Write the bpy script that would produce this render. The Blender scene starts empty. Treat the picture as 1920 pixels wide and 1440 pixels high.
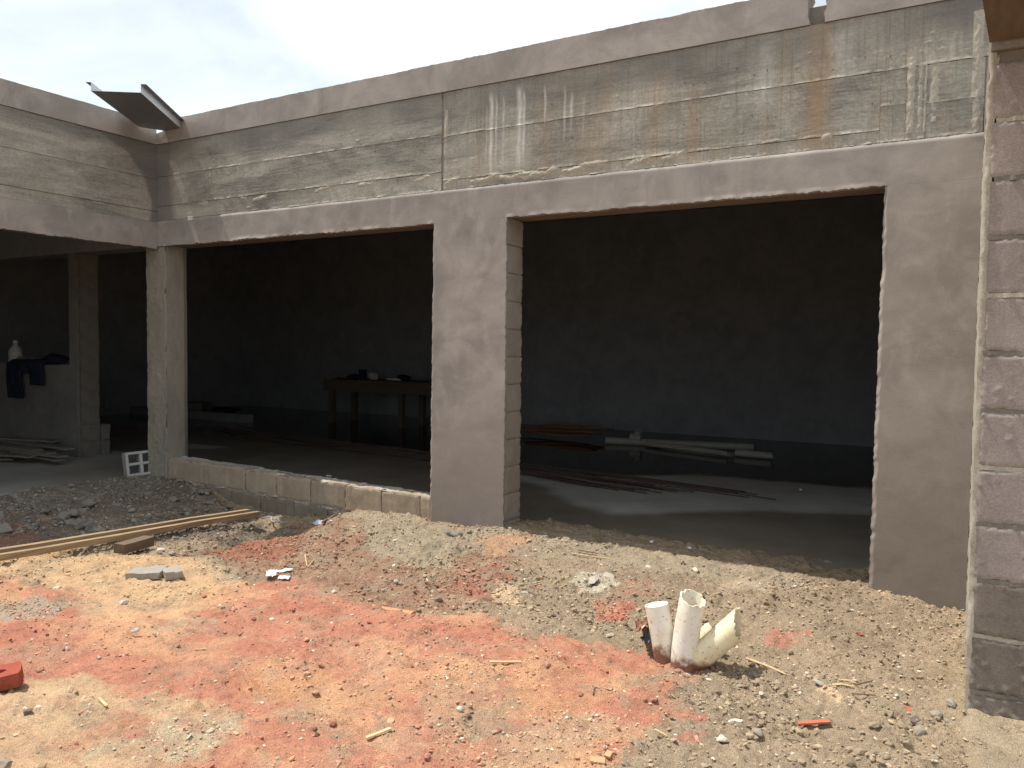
import bpy, math, random
import numpy as np
from mathutils import Vector, Matrix, Quaternion

sc = bpy.context.scene
COL = sc.collection
rnd = random.Random(7)
rng = np.random.default_rng(7)

# ------------------------------------------------------------------ camera
CAM = np.array([6.697, -4.877, 1.304])
FPX = 1483.1
YAW, PITCH, ROLL = -0.521337, -0.0454904, -0.0115284
def cam_axes():
    cy, sy = math.cos(YAW), math.sin(YAW)
    f = np.array([sy*math.cos(PITCH), cy*math.cos(PITCH), math.sin(PITCH)])
    r = np.array([cy, -sy, 0.0]); d = np.cross(f, r)
    return (math.cos(ROLL)*r+math.sin(ROLL)*d, -math.sin(ROLL)*r+math.cos(ROLL)*d, f)
RX, RD, RF = cam_axes()
cd = bpy.data.cameras.new('camera'); cam = bpy.data.objects.new('camera', cd); COL.objects.link(cam)
cd.sensor_width = 36; cd.sensor_fit = 'HORIZONTAL'; cd.lens = 36*FPX/1920; cd.clip_start = 0.05; cd.clip_end = 2000
cam.matrix_world = Matrix(((RX[0], -RD[0], -RF[0], CAM[0]), (RX[1], -RD[1], -RF[1], CAM[1]),
                           (RX[2], -RD[2], -RF[2], CAM[2]), (0, 0, 0, 1)))
sc.camera = cam

# ------------------------------------------------------------------ sky and sun
SUN_D = Vector((0.485, 0.058, -1.0)).normalized()          # the way the light travels
w = bpy.data.worlds.new('World'); sc.world = w; w.use_nodes = True
wn, wl = w.node_tree.nodes, w.node_tree.links
wn.clear()
out = wn.new('ShaderNodeOutputWorld'); bg = wn.new('ShaderNodeBackground'); wl.new(bg.outputs[0], out.inputs[0])
sky = wn.new('ShaderNodeTexSky'); sky.sky_type = 'NISHITA'; sky.sun_disc = False
sky.sun_elevation = math.asin(-SUN_D.z); sky.sun_rotation = math.atan2(-SUN_D.x, -SUN_D.y)
sky.air_density = 1.2; sky.dust_density = 2.5
tc = wn.new('ShaderNodeTexCoord'); mp = wn.new('ShaderNodeMapping'); mp.inputs['Scale'].default_value = (1.0, 1.0, 2.4)
wl.new(tc.outputs['Generated'], mp.inputs[0])
cl = wn.new('ShaderNodeTexNoise'); cl.inputs['Scale'].default_value = 2.6; cl.inputs['Detail'].default_value = 7; cl.inputs['Roughness'].default_value = .55
cl.inputs['Distortion'].default_value = .5
wl.new(mp.outputs[0], cl.inputs['Vector'])
cr = wn.new('ShaderNodeValToRGB'); cr.color_ramp.elements[0].position = .38; cr.color_ramp.elements[1].position = .57
cr.color_ramp.elements[0].color = (.58, .58, .58, 1); cr.color_ramp.elements[1].color = (1, 1, 1, 1)
wl.new(cl.outputs['Fac'], cr.inputs[0])
mx = wn.new('ShaderNodeMix'); mx.data_type = 'RGBA'
wl.new(cr.outputs[0], mx.inputs['Factor']); wl.new(sky.outputs[0], mx.inputs['A']); mx.inputs['B'].default_value = (9.9, 10.7, 11.2, 1)
wl.new(mx.outputs['Result'], bg.inputs[0]); bg.inputs[1].default_value = 0.1

sl = bpy.data.lights.new('sun', 'SUN'); sl.energy = 5.0; sl.angle = math.radians(.53); sl.color = (1, .955, .88)
so = bpy.data.objects.new('sun', sl); COL.objects.link(so); so.rotation_euler = SUN_D.to_track_quat('-Z', 'Y').to_euler(); so.location = (-4, 0, 9)

sc.view_settings.view_transform = 'Standard'; sc.view_settings.look = 'None'; sc.view_settings.exposure = .13; sc.view_settings.gamma = 1
sc.render.engine = 'CYCLES'
sc.cycles.use_denoising = True
sc.cycles.max_bounces = 6; sc.cycles.diffuse_bounces = 4; sc.cycles.glossy_bounces = 3

# ------------------------------------------------------------------ helpers
def ray(u, v): return RX*((u-960)/FPX) + RD*((v-720)/FPX) + RF
def onZ(u, v, z=0.0):
    r = ray(u, v); return CAM + r*((z-CAM[2])/r[2])
def onY(u, v, y=0.0):
    r = ray(u, v); return CAM + r*((y-CAM[1])/r[1])

def vn(x, y, s=0):
    x = np.asarray(x, float); y = np.asarray(y, float)
    xi = np.floor(x).astype(np.int64); yi = np.floor(y).astype(np.int64)
    fx = x-xi; fy = y-yi; fx = fx*fx*fx*(fx*(fx*6-15)+10); fy = fy*fy*fy*(fy*(fy*6-15)+10)
    def h(a, b):
        n = (a*374761393 + b*668265263 + s*1442695041) & 0xffffffff
        n = ((n ^ (n >> 13))*1274126177) & 0xffffffff
        n = ((n ^ (n >> 15))*2246822519) & 0xffffffff
        return ((n ^ (n >> 16)) & 0xffff)/32767.5 - 1
    a = h(xi, yi); b = h(xi+1, yi); c = h(xi, yi+1); d = h(xi+1, yi+1)
    return (a*(1-fx)+b*fx)*(1-fy) + (c*(1-fx)+d*fx)*fy
def fbm(x, y, s=0, o=4, g=.5):
    t = 0; a = 1; n = 0
    for i in range(o):
        t = t + a*vn(x*2**i, y*2**i, s+i*17); n += a; a *= g
    return t/n
def sstep(a, b, x):
    t = np.clip((x-a)/(b-a), 0, 1); return t*t*(3-2*t)

def mesh_np(name, V, quads=None, tris=None, smooth=True):
    me = bpy.data.meshes.new(name)
    V = np.asarray(V, np.float32); me.vertices.add(len(V)); me.vertices.foreach_set('co', V.ravel())
    F = []; tot = []
    if quads is not None and len(quads): q = np.asarray(quads, np.int32); F.append(q.ravel()); tot.append(np.full(len(q), 4, np.int32))
    if tris is not None and len(tris): t = np.asarray(tris, np.int32); F.append(t.ravel()); tot.append(np.full(len(t), 3, np.int32))
    F = np.concatenate(F); tot = np.concatenate(tot)
    me.loops.add(len(F)); me.loops.foreach_set('vertex_index', F)
    me.polygons.add(len(tot)); st = np.concatenate([[0], np.cumsum(tot)[:-1]]).astype(np.int32)
    me.polygons.foreach_set('loop_start', st); me.polygons.foreach_set('loop_total', tot)
    me.polygons.foreach_set('use_smooth', np.full(len(tot), bool(smooth)))
    me.update(calc_edges=True); me.validate()
    return me
def color_attr(me, name, C):
    a = me.attributes.new(name, 'FLOAT_COLOR', 'POINT')
    C = np.asarray(C, np.float32)
    if C.shape[1] == 3: C = np.concatenate([C, np.ones((len(C), 1), np.float32)], 1)
    a.data.foreach_set('color', C.ravel())
def link(name, me, mat=None, parent=None):
    o = bpy.data.objects.new(name, me); COL.objects.link(o)
    if mat is not None and me is not None and not me.materials: me.materials.append(mat)
    if parent is not None:
        o.parent = parent
        m = Matrix.Translation(root_loc(parent)); o.matrix_parent_inverse = m.inverted()
    return o
def root_loc(o):
    return Vector(o['_loc']) if '_loc' in o.keys() else Vector((0, 0, 0))
LOCS = {}
def thing(name, label, cat, loc=(0, 0, 0), group=None):
    o = bpy.data.objects.new(name, None); COL.objects.link(o); o.location = loc
    o.empty_display_size = .1
    LOCS[o.name] = Vector(loc); tag(o, label, cat, group); return o
def root_loc(o): return LOCS.get(o.name, Vector((0, 0, 0)))
def tag(o, label=None, cat=None, group=None, kind=None):
    if label: o['label'] = label
    if cat: o['category'] = cat
    if group: o['group'] = group
    if kind: o['kind'] = kind
    return o

def grid_faces(nu, nv, off=0):
    i = np.arange(nu-1)[None, :]; j = np.arange(nv-1)[:, None]
    a = (j*nu+i).ravel()+off
    return np.stack([a, a+1, a+1+nu, a+nu], 1)
def sheet_mesh(name, us, vs, pos, bk, smooth=True):
    """A displaced face of a wall with returns running back by the vector bk."""
    U, V = np.meshgrid(us, vs); P = pos(U.ravel(), V.ravel())
    nu, nv = len(us), len(vs)
    idx = np.arange(nu*nv).reshape(nv, nu)
    loop = np.concatenate([idx[0, :], idx[1:, -1], idx[-1, -2::-1], idx[-2:0:-1, 0]])
    n = len(loop); A = P[loop]; B = A+np.asarray(bk)
    V2 = np.concatenate([P, A, B]); o1 = nu*nv; o2 = o1+n
    k = np.arange(n); k2 = (k+1) % n
    sk = np.stack([o1+k2, o1+k, o2+k, o2+k2], 1)
    return mesh_np(name, V2, np.concatenate([grid_faces(nu, nv), sk]), smooth=smooth)
def lin(a, b, d): return np.linspace(a, b, max(2, int(round(abs(b-a)/d))+1))

def box_np(x0, x1, y0, y1, z0, z1):
    V = [(x, y, z) for z in (z0, z1) for y in (y0, y1) for x in (x0, x1)]
    Q = [(0, 2, 3, 1), (4, 5, 7, 6), (0, 1, 5, 4), (2, 6, 7, 3), (0, 4, 6, 2), (1, 3, 7, 5)]
    return V, Q
def box(name, b, mat, parent=None):
    V, Q = box_np(*b); return link(name, mesh_np(name, V, Q, smooth=False), mat, parent)
def multi_box(name, boxes, mat, parent=None):
    VV, QQ = [], []
    for b in boxes:
        V, Q = box_np(*b); QQ += [tuple(i+len(VV) for i in q) for q in Q]; VV += V
    return link(name, mesh_np(name, VV, QQ, smooth=False), mat, parent)
def rough_box_mesh(name, sx, sy, sz, seed=0, amp=.006, n=4):
    """a block with worn, uneven faces, centred on x,y with its base at z = 0"""
    import bmesh
    bm = bmesh.new(); bmesh.ops.create_cube(bm, size=1)
    bmesh.ops.subdivide_edges(bm, edges=bm.edges[:], cuts=n, use_grid_fill=True)
    for v in bm.verts:
        p = v.co
        edge = sum(1 for c in p if abs(abs(c)-.5) < 1e-4)
        q = Vector((p.x*sx, p.y*sy, (p.z+.5)*sz))
        k = amp*(.35 if edge == 1 else 1.0)
        nn = Vector((float(vn(q.x*31+seed, q.y*29+q.z*37, seed)), float(vn(q.y*31+seed, q.z*29+q.x*37, seed+3)), float(vn(q.z*31+seed, q.x*29+q.y*37, seed+5))))
        if edge >= 2: q -= Vector((p.x*sx, p.y*sy, p.z*sz)).normalized()*abs(nn.x)*amp
        v.co = q + nn*k*.6
    me = bpy.data.meshes.new(name); bm.to_mesh(me); bm.free()
    for p in me.polygons: p.use_smooth = True
    try: me.set_sharp_from_angle(angle=math.radians(38))
    except Exception: pass
    return me
def tube_np(pts, r, seg=10, caps=True, jag=0, rs=None, seed=1, slant=None):
    P = [Vector(p) for p in pts]; V = []; Q = []; T = []
    up = Vector((0, 0, 1)); prev = None
    rr = random.Random(seed)
    for i, p in enumerate(P):
        t = (P[min(i+1, len(P)-1)]-P[max(i-1, 0)]).normalized()
        if prev is None:
            a = t.cross(up) if abs(t.z) < .9 else t.cross(Vector((1, 0, 0)))
        else: a = prev-t*prev.dot(t)
        a.normalize(); prev = a; b = t.cross(a)
        R = rs[i] if rs else r
        for k in range(seg):
            th = 2*math.pi*k/seg; q = p+(a*math.cos(th)+b*math.sin(th))*R
            if jag and i == len(P)-1: q += t*rr.uniform(-jag, jag)
            if slant and i == len(P)-1: q += t*((q-p).dot(Vector(slant))/R)
            V.append(q)
    for i in range(len(P)-1):
        for k in range(seg):
            k2 = (k+1) % seg; Q.append((i*seg+k, i*seg+k2, (i+1)*seg+k2, (i+1)*seg+k))
    if caps:
        for base, flip in ((0, True), ((len(P)-1)*seg, False)):
            c = len(V); V.append(sum((V[base+k] for k in range(seg)), Vector())/seg)
            for k in range(seg):
                k2 = (k+1) % seg; T.append((c, base+k2, base+k) if flip else (c, base+k, base+k2))
    return [tuple(v) for v in V], Q, T
def tube(name, pts, r, mat, parent=None, seg=10, **kw):
    V, Q, T = tube_np(pts, r, seg, **kw); me = mesh_np(name, V, Q, T)
    try: me.set_sharp_from_angle(angle=math.radians(50))
    except Exception: pass
    return link(name, me, mat, parent)
def hollow_pipe(name, pts, r, mat, parent=None, seg=24, wall=.004, jag=0, seed=1, slant=None):
    """open pipe: outer wall, rim and inner wall"""
    Vo, Qo, _ = tube_np(pts, r, seg, caps=False, jag=jag, seed=seed, slant=slant)
    Vi, Qi, _ = tube_np(pts, r-wall, seg, caps=False, jag=jag, seed=seed, slant=slant)
    n = len(Vo); Q = list(Qo) + [tuple(n+i for i in q[::-1]) for q in Qi]
    last = (len(pts)-1)*seg
    for k in range(seg):
        k2 = (k+1) % seg
        Q.append((last+k, last+k2, n+last+k2, n+last+k)); Q.append((k2, k, n+k, n+k2))
    me = mesh_np(name, Vo+Vi, Q)
    try: me.set_sharp_from_angle(angle=math.radians(50))
    except Exception: pass
    return link(name, me, mat, parent)

# ------------------------------------------------------------------ materials
class M:
    def __init__(s, name, rough=.9, spec=.3):
        s.m = bpy.data.materials.new(name); s.m.use_nodes = True
        s.n, s.l = s.m.node_tree.nodes, s.m.node_tree.links
        s.b = s.n['Principled BSDF']; s.b.inputs['Roughness'].default_value = rough
        s.b.inputs['Specular IOR Level'].default_value = spec
        s.tc = s.n.new('ShaderNodeTexCoord')
    def noise(s, scale, detail=5, rough=.55, stretch=None, src='Object', dist=0):
        t = s.n.new('ShaderNodeTexNoise'); t.inputs['Scale'].default_value = scale
        t.inputs['Detail'].default_value = detail; t.inputs['Roughness'].default_value = rough; t.inputs['Distortion'].default_value = dist
        if stretch:
            m = s.n.new('ShaderNodeMapping'); m.inputs['Scale'].default_value = stretch
            s.l.new(s.tc.outputs[src], m.inputs[0]); s.l.new(m.outputs[0], t.inputs['Vector'])
        else: s.l.new(s.tc.outputs[src], t.inputs['Vector'])
        return t.outputs['Fac']
    def voro(s, scale, feature='F1'):
        t = s.n.new('ShaderNodeTexVoronoi'); t.inputs['Scale'].default_value = scale; t.feature = feature
        s.l.new(s.tc.outputs['Object'], t.inputs['Vector']); return t.outputs['Distance']
    def ramp(s, f, a, b, ca=(0, 0, 0), cb=(1, 1, 1)):
        r = s.n.new('ShaderNodeValToRGB'); e = r.color_ramp.elements
        e[0].position = a; e[1].position = b; e[0].color = (*ca, 1); e[1].color = (*cb, 1)
        s.l.new(f, r.inputs[0]); return r.outputs[0]
    def mix(s, f, a, b, mode='MIX'):
        x = s.n.new('ShaderNodeMix'); x.data_type = 'RGBA'; x.blend_type = mode
        for k, v in (('Factor', f), ('A', a), ('B', b)):
            if isinstance(v, (int, float)): x.inputs[k].default_value = v
            elif isinstance(v, tuple): x.inputs[k].default_value = (*v, 1)
            else: s.l.new(v, x.inputs[k])
        return x.outputs['Result']
    def math(s, op, a, b=0.0):
        x = s.n.new('ShaderNodeMath'); x.operation = op
        for i, v in enumerate((a, b)):
            if isinstance(v, (int, float)): x.inputs[i].default_value = v
            else: s.l.new(v, x.inputs[i])
        return x.outputs[0]
    def attr(s, name):
        a = s.n.new('ShaderNodeAttribute'); a.attribute_name = name; return a
    def sep(s, c):
        x = s.n.new('ShaderNodeSeparateColor'); s.l.new(c, x.inputs[0]); return x.outputs
    def axis(s):
        x = s.n.new('ShaderNodeSeparateXYZ'); s.l.new(s.tc.outputs['Object'], x.inputs[0]); return x.outputs
    def color(s, c): s.l.new(c, s.b.inputs['Base Color']); return s
    def flat(s, c): s.b.inputs['Base Color'].default_value = (*c, 1); return s
    def rough(s, r): s.l.new(r, s.b.inputs['Roughness'])
    def bump(s, *hs):
        nrm = None
        for h, strength, dist in hs:
            b = s.n.new('ShaderNodeBump'); b.inputs['Strength'].default_value = strength; b.inputs['Distance'].default_value = dist
            s.l.new(h, b.inputs['Height'])
            if nrm is not None: s.l.new(nrm, b.inputs['Normal'])
            nrm = b.outputs[0]
        s.l.new(nrm, s.b.inputs['Normal']); return s

def plaster(name, a, b, c, damp=None):
    k = M(name, .93, .25)
    n1 = k.noise(1.5, 7, .62, dist=.8); n2 = k.noise(6, 6, .6, (1, 1, .6), dist=1.0); n3 = k.noise(120, 3); sw = k.noise(4, 7, .62, (.9, .9, 1.3), dist=.7)
    col = k.mix(k.ramp(n1, .36, .64), a, b)
    col = k.mix(k.math('MULTIPLY', k.ramp(n2, .5, .72), .5), col, c)
    col = k.mix(k.math('MULTIPLY', k.ramp(sw, .48, .68), .45), col, tuple(x*.82 for x in b))
    if damp:
        f = k.ramp(k.math('ADD', k.axis()[2], k.math('MULTIPLY', k.math('SUBTRACT', n1, .5), 2.2)), .15, .95, (.75, .75, .75), (0, 0, 0))
        col = k.mix(f, col, damp)
    col = k.mix(.2, col, k.ramp(n3, .3, .7, (.35, .35, .35), (.65, .65, .65)), 'OVERLAY')
    k.color(col)
    k.bump((sw, .10, .006), (k.noise(7, 5, .6, (1, 1, 1.6), dist=.8), .12, .006), (k.noise(34, 4, .6, (1, 1, 2.2)), .09, .003), (k.noise(190, 3, .6), .07, .0008))
    return k.m
PL = plaster('plaster_grey', (.392, .346, .313), (.262, .231, .209), (.455, .405, .368), damp=(.235, .196, .172))
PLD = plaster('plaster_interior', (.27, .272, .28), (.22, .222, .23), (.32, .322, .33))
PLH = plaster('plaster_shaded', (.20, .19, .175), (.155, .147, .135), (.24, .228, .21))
BLKH = None
CEIL = plaster('ceiling_concrete', (.5, .5, .5), (.44, .44, .44), (.55, .55, .55))

def formed():
    k = M('formed_concrete', .9, .3)
    st = k.sep(k.attr('stain_shade').outputs['Color'])
    big = k.noise(1.1, 6, .62, (1, 1, 3.2), dist=.6); grain = k.noise(7, 8, .68, (.8, .8, 20), dist=.8); drip = k.noise(24, 6, .65, (1, 1, .05)); drip2 = k.noise(4.5, 6, .65, (1, 1, .10)); fine = k.noise(75, 3, .6, (1, 1, .02))
    blot = k.noise(3.2, 6, .65, dist=.5); side = k.ramp(k.math('MULTIPLY', k.axis()[0], .1), .322, .334, (.18, .18, .18), (1, 1, 1))
    col = k.mix(k.ramp(big, .40, .58), (.165, .154, .138), (.40, .366, .315))
    col = k.mix(k.math('MULTIPLY', k.ramp(blot, .5, .62), .5), col, (.27, .255, .2))
    col = k.mix(k.math('MULTIPLY', k.ramp(grain, .42, .6), .45), col, (.42, .38, .325))
    col = k.mix(k.math('MULTIPLY', k.math('MULTIPLY', k.ramp(drip2, .5, .66), .5), side), col, (.33, .245, .165))
    col = k.mix(k.math('MULTIPLY', k.math('MULTIPLY', k.ramp(drip, .5, .66), .4), side), col, (.20, .19, .155))
    col = k.mix(k.math('MULTIPLY', k.math('MULTIPLY', k.ramp(fine, .56, .68), .45), side), col, (.14, .13, .105))
    col = k.mix(.55, col, k.ramp(k.noise(48, 6, .75, (1, 1, 1.6)), .3, .7, (.25, .25, .25), (.75, .75, .75)), 'OVERLAY')
    col = k.mix(k.math('MULTIPLY', st[1], .7), col, (.33, .215, .13))
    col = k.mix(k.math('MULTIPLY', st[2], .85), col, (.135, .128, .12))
    col = k.mix(k.math('MULTIPLY', st[0], .9), col, (.72, .70, .66))
    k.color(col)
    k.bump((grain, .22, .003), (k.math('MULTIPLY', fine, side), .4, .0026), (k.noise(60, 5, .7), .22, .0025), (k.noise(170, 4, .7), .4, .0013))
    return k.m
FORM = formed()

def blockm(name, a, b, sp=.0):
    k = M(name, .94, .2)
    oi = k.n.new('ShaderNodeObjectInfo').outputs['Random']
    n1 = k.noise(5, 5, .6); n2 = k.noise(140, 3, .65); n3 = k.noise(14, 5, .6, (1, 1, .35))
    col = k.mix(k.ramp(n1, .35, .65), a, b)
    col = k.mix(k.math('MULTIPLY', oi, .45), col, tuple(x*.72 for x in a))
    col = k.mix(k.math('MULTIPLY', k.ramp(n3, .52, .7), .4), col, tuple(min(1, x*1.25) for x in a))
    col = k.mix(.5, col, k.ramp(n2, .3, .7, (.32, .32, .32), (.66, .66, .66)), 'OVERLAY')
    k.color(col)
    k.bump((k.noise(40, 4, .6), .18, .003), (n2, .5, .0016))
    return k.m
BLK = blockm('concrete_block', (.36, .325, .285), (.30, .262, .225))
BLKW = blockm('low_wall_block', (.40, .325, .245), (.325, .255, .185))
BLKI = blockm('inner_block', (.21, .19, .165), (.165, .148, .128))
BLKL = blockm('damp_block', (.27, .22, .17), (.215, .17, .13))
BLKP = blockm('concrete_block_pinkish', (.345, .29, .268), (.28, .232, .212))
MORT = blockm('mortar', (.46, .415, .345), (.37, .33, .275))
MORTD = blockm('mortar_dark', (.25, .215, .185), (.2, .17, .145))
BLKD = blockm('damp_grey_block', (.225, .187, .158), (.165, .137, .115))
WHBLK = blockm('pale_block', (.47, .46, .44), (.41, .40, .38))
BRICKR = blockm('red_brick', (.33, .08, .052), (.27, .064, .042))
CONCF = blockm('footing_concrete', (.37, .285, .19), (.29, .22, .145))

def simple(name, a, b, rough=.85, scale=30, stretch=None, spec=.3, bmp=.2, dist=.002):
    k = M(name, rough, spec); n = k.noise(scale, 5, .6, stretch)
    k.color(k.mix(k.ramp(n, .35, .65), a, b)); k.bump((n, bmp, dist)); return k.m
WOOD = simple('pine_timber', (.40, .285, .17), (.21, .14, .08), .75, 5, (14, .5, 14))
WOODB = simple('brown_soffit_timber', (.165, .115, .078), (.12, .083, .055), .8, 5, (9, .7, 5))
WOODG = simple('grey_weathered_plank', (.22, .195, .165), (.15, .13, .11), .85, 7, (1, 9, 9))
STRAW = simple('pale_splinter', (.62, .47, .27), (.5, .36, .19), .8, 60)
TWIG = simple('brown_twig', (.2, .13, .08), (.14, .09, .055), .9, 60)
STONE = simple('grey_stone', (.34, .29, .23), (.25, .21, .165), .95, 60, bmp=.5)
STONEL = simple('pale_stone', (.62, .57, .48), (.5, .45, .37), .95, 60, bmp=.5)
STONED = simple('dark_stone', (.17, .13, .10), (.11, .085, .065), .95, 60, bmp=.5)
STONER = simple('red_clod', (.34, .13, .085), (.26, .1, .065), .97, 60, bmp=.5)
CLODM = simple('earth_clod', (.33, .255, .175), (.25, .19, .13), .97, 60, bmp=.5)
CHUNK = simple('mortar_chunk', (.26, .235, .2), (.18, .16, .138), .95, 40, bmp=.5)
TILE = simple('orange_ceramic', (.50, .15, .085), (.42, .12, .07), .6, 40)
TILET = simple('tan_ceramic', (.58, .33, .18), (.48, .27, .15), .7, 40)
PAPER = simple('white_paper', (.82, .80, .79), (.74, .72, .71), .8, 40)
BLUE = simple('pale_blue_cloth', (.58, .66, .80), (.5, .58, .74), .85, 40)
GREYC = simple('grey_cord', (.42, .41, .40), (.3, .29, .28), .7, 40)
BLACKP = simple('black_plastic', (.02, .02, .022), (.012, .012, .013), .35, 30, spec=.5)
BROWNP = simple('brown_plastic', (.32, .15, .09), (.2, .09, .055), .4, 30, spec=.5)
RUST = simple('rusty_steel', (.10, .065, .055), (.06, .042, .037), .75, 40, spec=.4)
CLOTH = simple('dark_cloth', (.022, .027, .045), (.014, .017, .028), .95, 20, spec=.1)
HOSE = simple('brown_conduit', (.24, .115, .06), (.18, .085, .045), .6, 20)
NAILM = simple('dark_nail', (.05, .04, .035), (.035, .03, .026), .6, 60)
BOXM = simple('dim_cardboard', (.22, .19, .15), (.17, .145, .115), .9, 10)
JUG = simple('white_jug', (.42, .41, .39), (.34, .33, .31), .5, 8)

def pvc(name, dirt, ca=(.80, .765, .68), cb=(.76, .69, .545)):
    k = M(name, .42, .5); z = k.axis()[2]
    n = k.noise(22, 6, .65); n2 = k.noise(70, 4, .6)
    base = k.mix(k.ramp(k.noise(7, 4), .4, .7), ca, cb)
    low = k.math('SUBTRACT', 1.0, k.math('DIVIDE', k.math('ADD', z, .01), dirt))
    f = k.ramp(k.math('ADD', low, k.math('MULTIPLY', k.math('SUBTRACT', n, .5), 1.8)), .30, .75)
    col = k.mix(f, base, (.20, .09, .055))
    col = k.mix(k.math('MULTIPLY', k.ramp(n2, .58, .68), .6), col, (.26, .18, .12)); col = k.mix(k.math('MULTIPLY', k.ramp(k.noise(11, 5, .7), .5, .75), .35), col, (.42, .30, .2))
    k.color(col); k.rough(k.math('ADD', k.math('MULTIPLY', f, .45), .42)); k.bump((n2, .12, .0008)); return k.m
PVC = pvc('white_pvc', .085); PVCY = pvc('yellowed_pvc', .07, (.76, .66, .45), (.70, .57, .36)); PVCD = pvc('dirty_pvc', .6)
PVCW = simple('clean_pvc', (.86, .85, .8), (.82, .8, .74), .45, 20, spec=.5)
PVCF = simple('pvc_floor_pipe', (.36, .345, .30), (.3, .285, .25), .5, 10)
ORPIPE = simple('orange_conduit', (.55, .27, .12), (.46, .22, .11), .6, 20)
k = M('galvanised_sheet', .38, .5); n = k.noise(14, 5, .6)
k.color(k.mix(k.ramp(n, .35, .65), (.23, .24, .265), (.19, .2, .22))); k.b.inputs['Metallic'].default_value = .55; k.bump((k.noise(5, 3), .08, .004)); GALV = k.m
GALV_LIT = simple('lit_side_sheet', (.62, .63, .65), (.54, .55, .57), .35, 14, spec=.6, bmp=.03)  # same sheet metal, paler: light on the spout sides put into the colour
k = M('puddle_water', .035, .5); k.flat((.012, .012, .012)); k.b.inputs['IOR'].default_value = 1.33; k.bump((k.noise(9, 2), .02, .002)); WATER = k.m
k = M('floor_concrete', .75, .3); at = k.sep(k.attr('wet').outputs['Color'])
n = k.noise(2.2, 6, .6); n2 = k.noise(40, 4, .6)
dry = k.mix(k.ramp(n, .35, .65), (.44, .425, .39), (.36, .345, .315)); wet = k.mix(k.ramp(n, .35, .65), (.20, .172, .14), (.15, .126, .1))
c = k.mix(at[0], dry, wet); c = k.mix(at[1], c, (.33, .26, .185)); c = k.mix(.3, c, k.ramp(n2, .3, .7, (.35, .35, .35), (.65, .65, .65)), 'OVERLAY')
k.color(c); k.rough(k.math('SUBTRACT', .85, k.math('MULTIPLY', at[0], .38))); k.bump((n2, .15, .002)); FLOOR = k.m

k = M('soil', .97, .12); a = k.attr('soil').outputs['Color']
n1 = k.noise(330, 4, .7); n2 = k.noise(75, 5, .7); v = k.voro(150)
c = k.mix(.8, a, k.ramp(n1, .3, .7, (.2, .2, .2), (.8, .8, .8)), 'OVERLAY')
c = k.mix(.38, c, k.ramp(n2, .3, .7, (.28, .28, .28), (.72, .72, .72)), 'OVERLAY')
k.color(c); k.bump((n2, .75, .012), (v, .5, .006), (n1, .8, .004)); SOIL = k.m
k = M('gravel_stones', .95, .2); a = k.attr('soil').outputs['Color']; k.color(k.mix(.4, a, k.ramp(k.noise(260, 3), .3, .7, (.3, .3, .3), (.7, .7, .7)), 'OVERLAY')); k.bump((k.noise(240, 3), .4, .002)); GRAV = k.m

# ------------------------------------------------------------------ ground
CP = np.array([  # x, y, z of the dirt
 (.16, 0, .03), (.33, 0, .02), (.66, 0, -.03), (1.19, 0, -.13), (1.34, 0, -.165), (1.56, 0, -.15), (1.82, 0, -.145), (2.07, 0, -.10), (2.64, 0, -.02), (2.95, 0, -.005), (3.16, -.02, -.03),
 (3.5, -.02, -.015), (3.85, 0, 0), (4.5, 0, -.03), (5.2, 0, -.034), (5.7, 0, -.04), (6.28, 0, -.045), (6.73, 0, -.08), (6.73, -1.62, 0), (6.73, -.8, -.05), (5.65, -1.65, -.015),
 (-.2, -1, .02), (-.2, -.3, .03), (-.2, -2, .02), (.5, -1, .01), (1.2, -1, -.02), (1.2, -.5, -.06), (1.9, -.45, -.13), (2.3, -.9, -.10), (2.3, -.45, -.09), (1.7, -1.6, -.03), (2.7, -1.3, -.03),
 (3, -1.9, 0), (3, -2.6, 0), (4, -3.5, 0), (5, -3, 0), (4, -1.3, -.02), (3, -.45, .035), (3.35, -.3, .03), (3.5, -.55, 0), (4.2, -.5, .0), (5, -.8, -.01), (6, -1, -.02), (6, -2.4, 0), (7, -3, 0), (2, -3, .02), (6.2, -.4, -.03),
 (4.8, -1.9, 0), (5.2, -1.75, -.01), (1, -2.2, .02)])
def dist_seg(x, y, a, b):
    ax, ay = a; bx, by = b; dx, dy = bx-ax, by-ay
    t = np.clip(((x-ax)*dx+(y-ay)*dy)/(dx*dx+dy*dy), 0, 1)
    return np.hypot(x-ax-t*dx, y-ay-t*dy)
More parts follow.
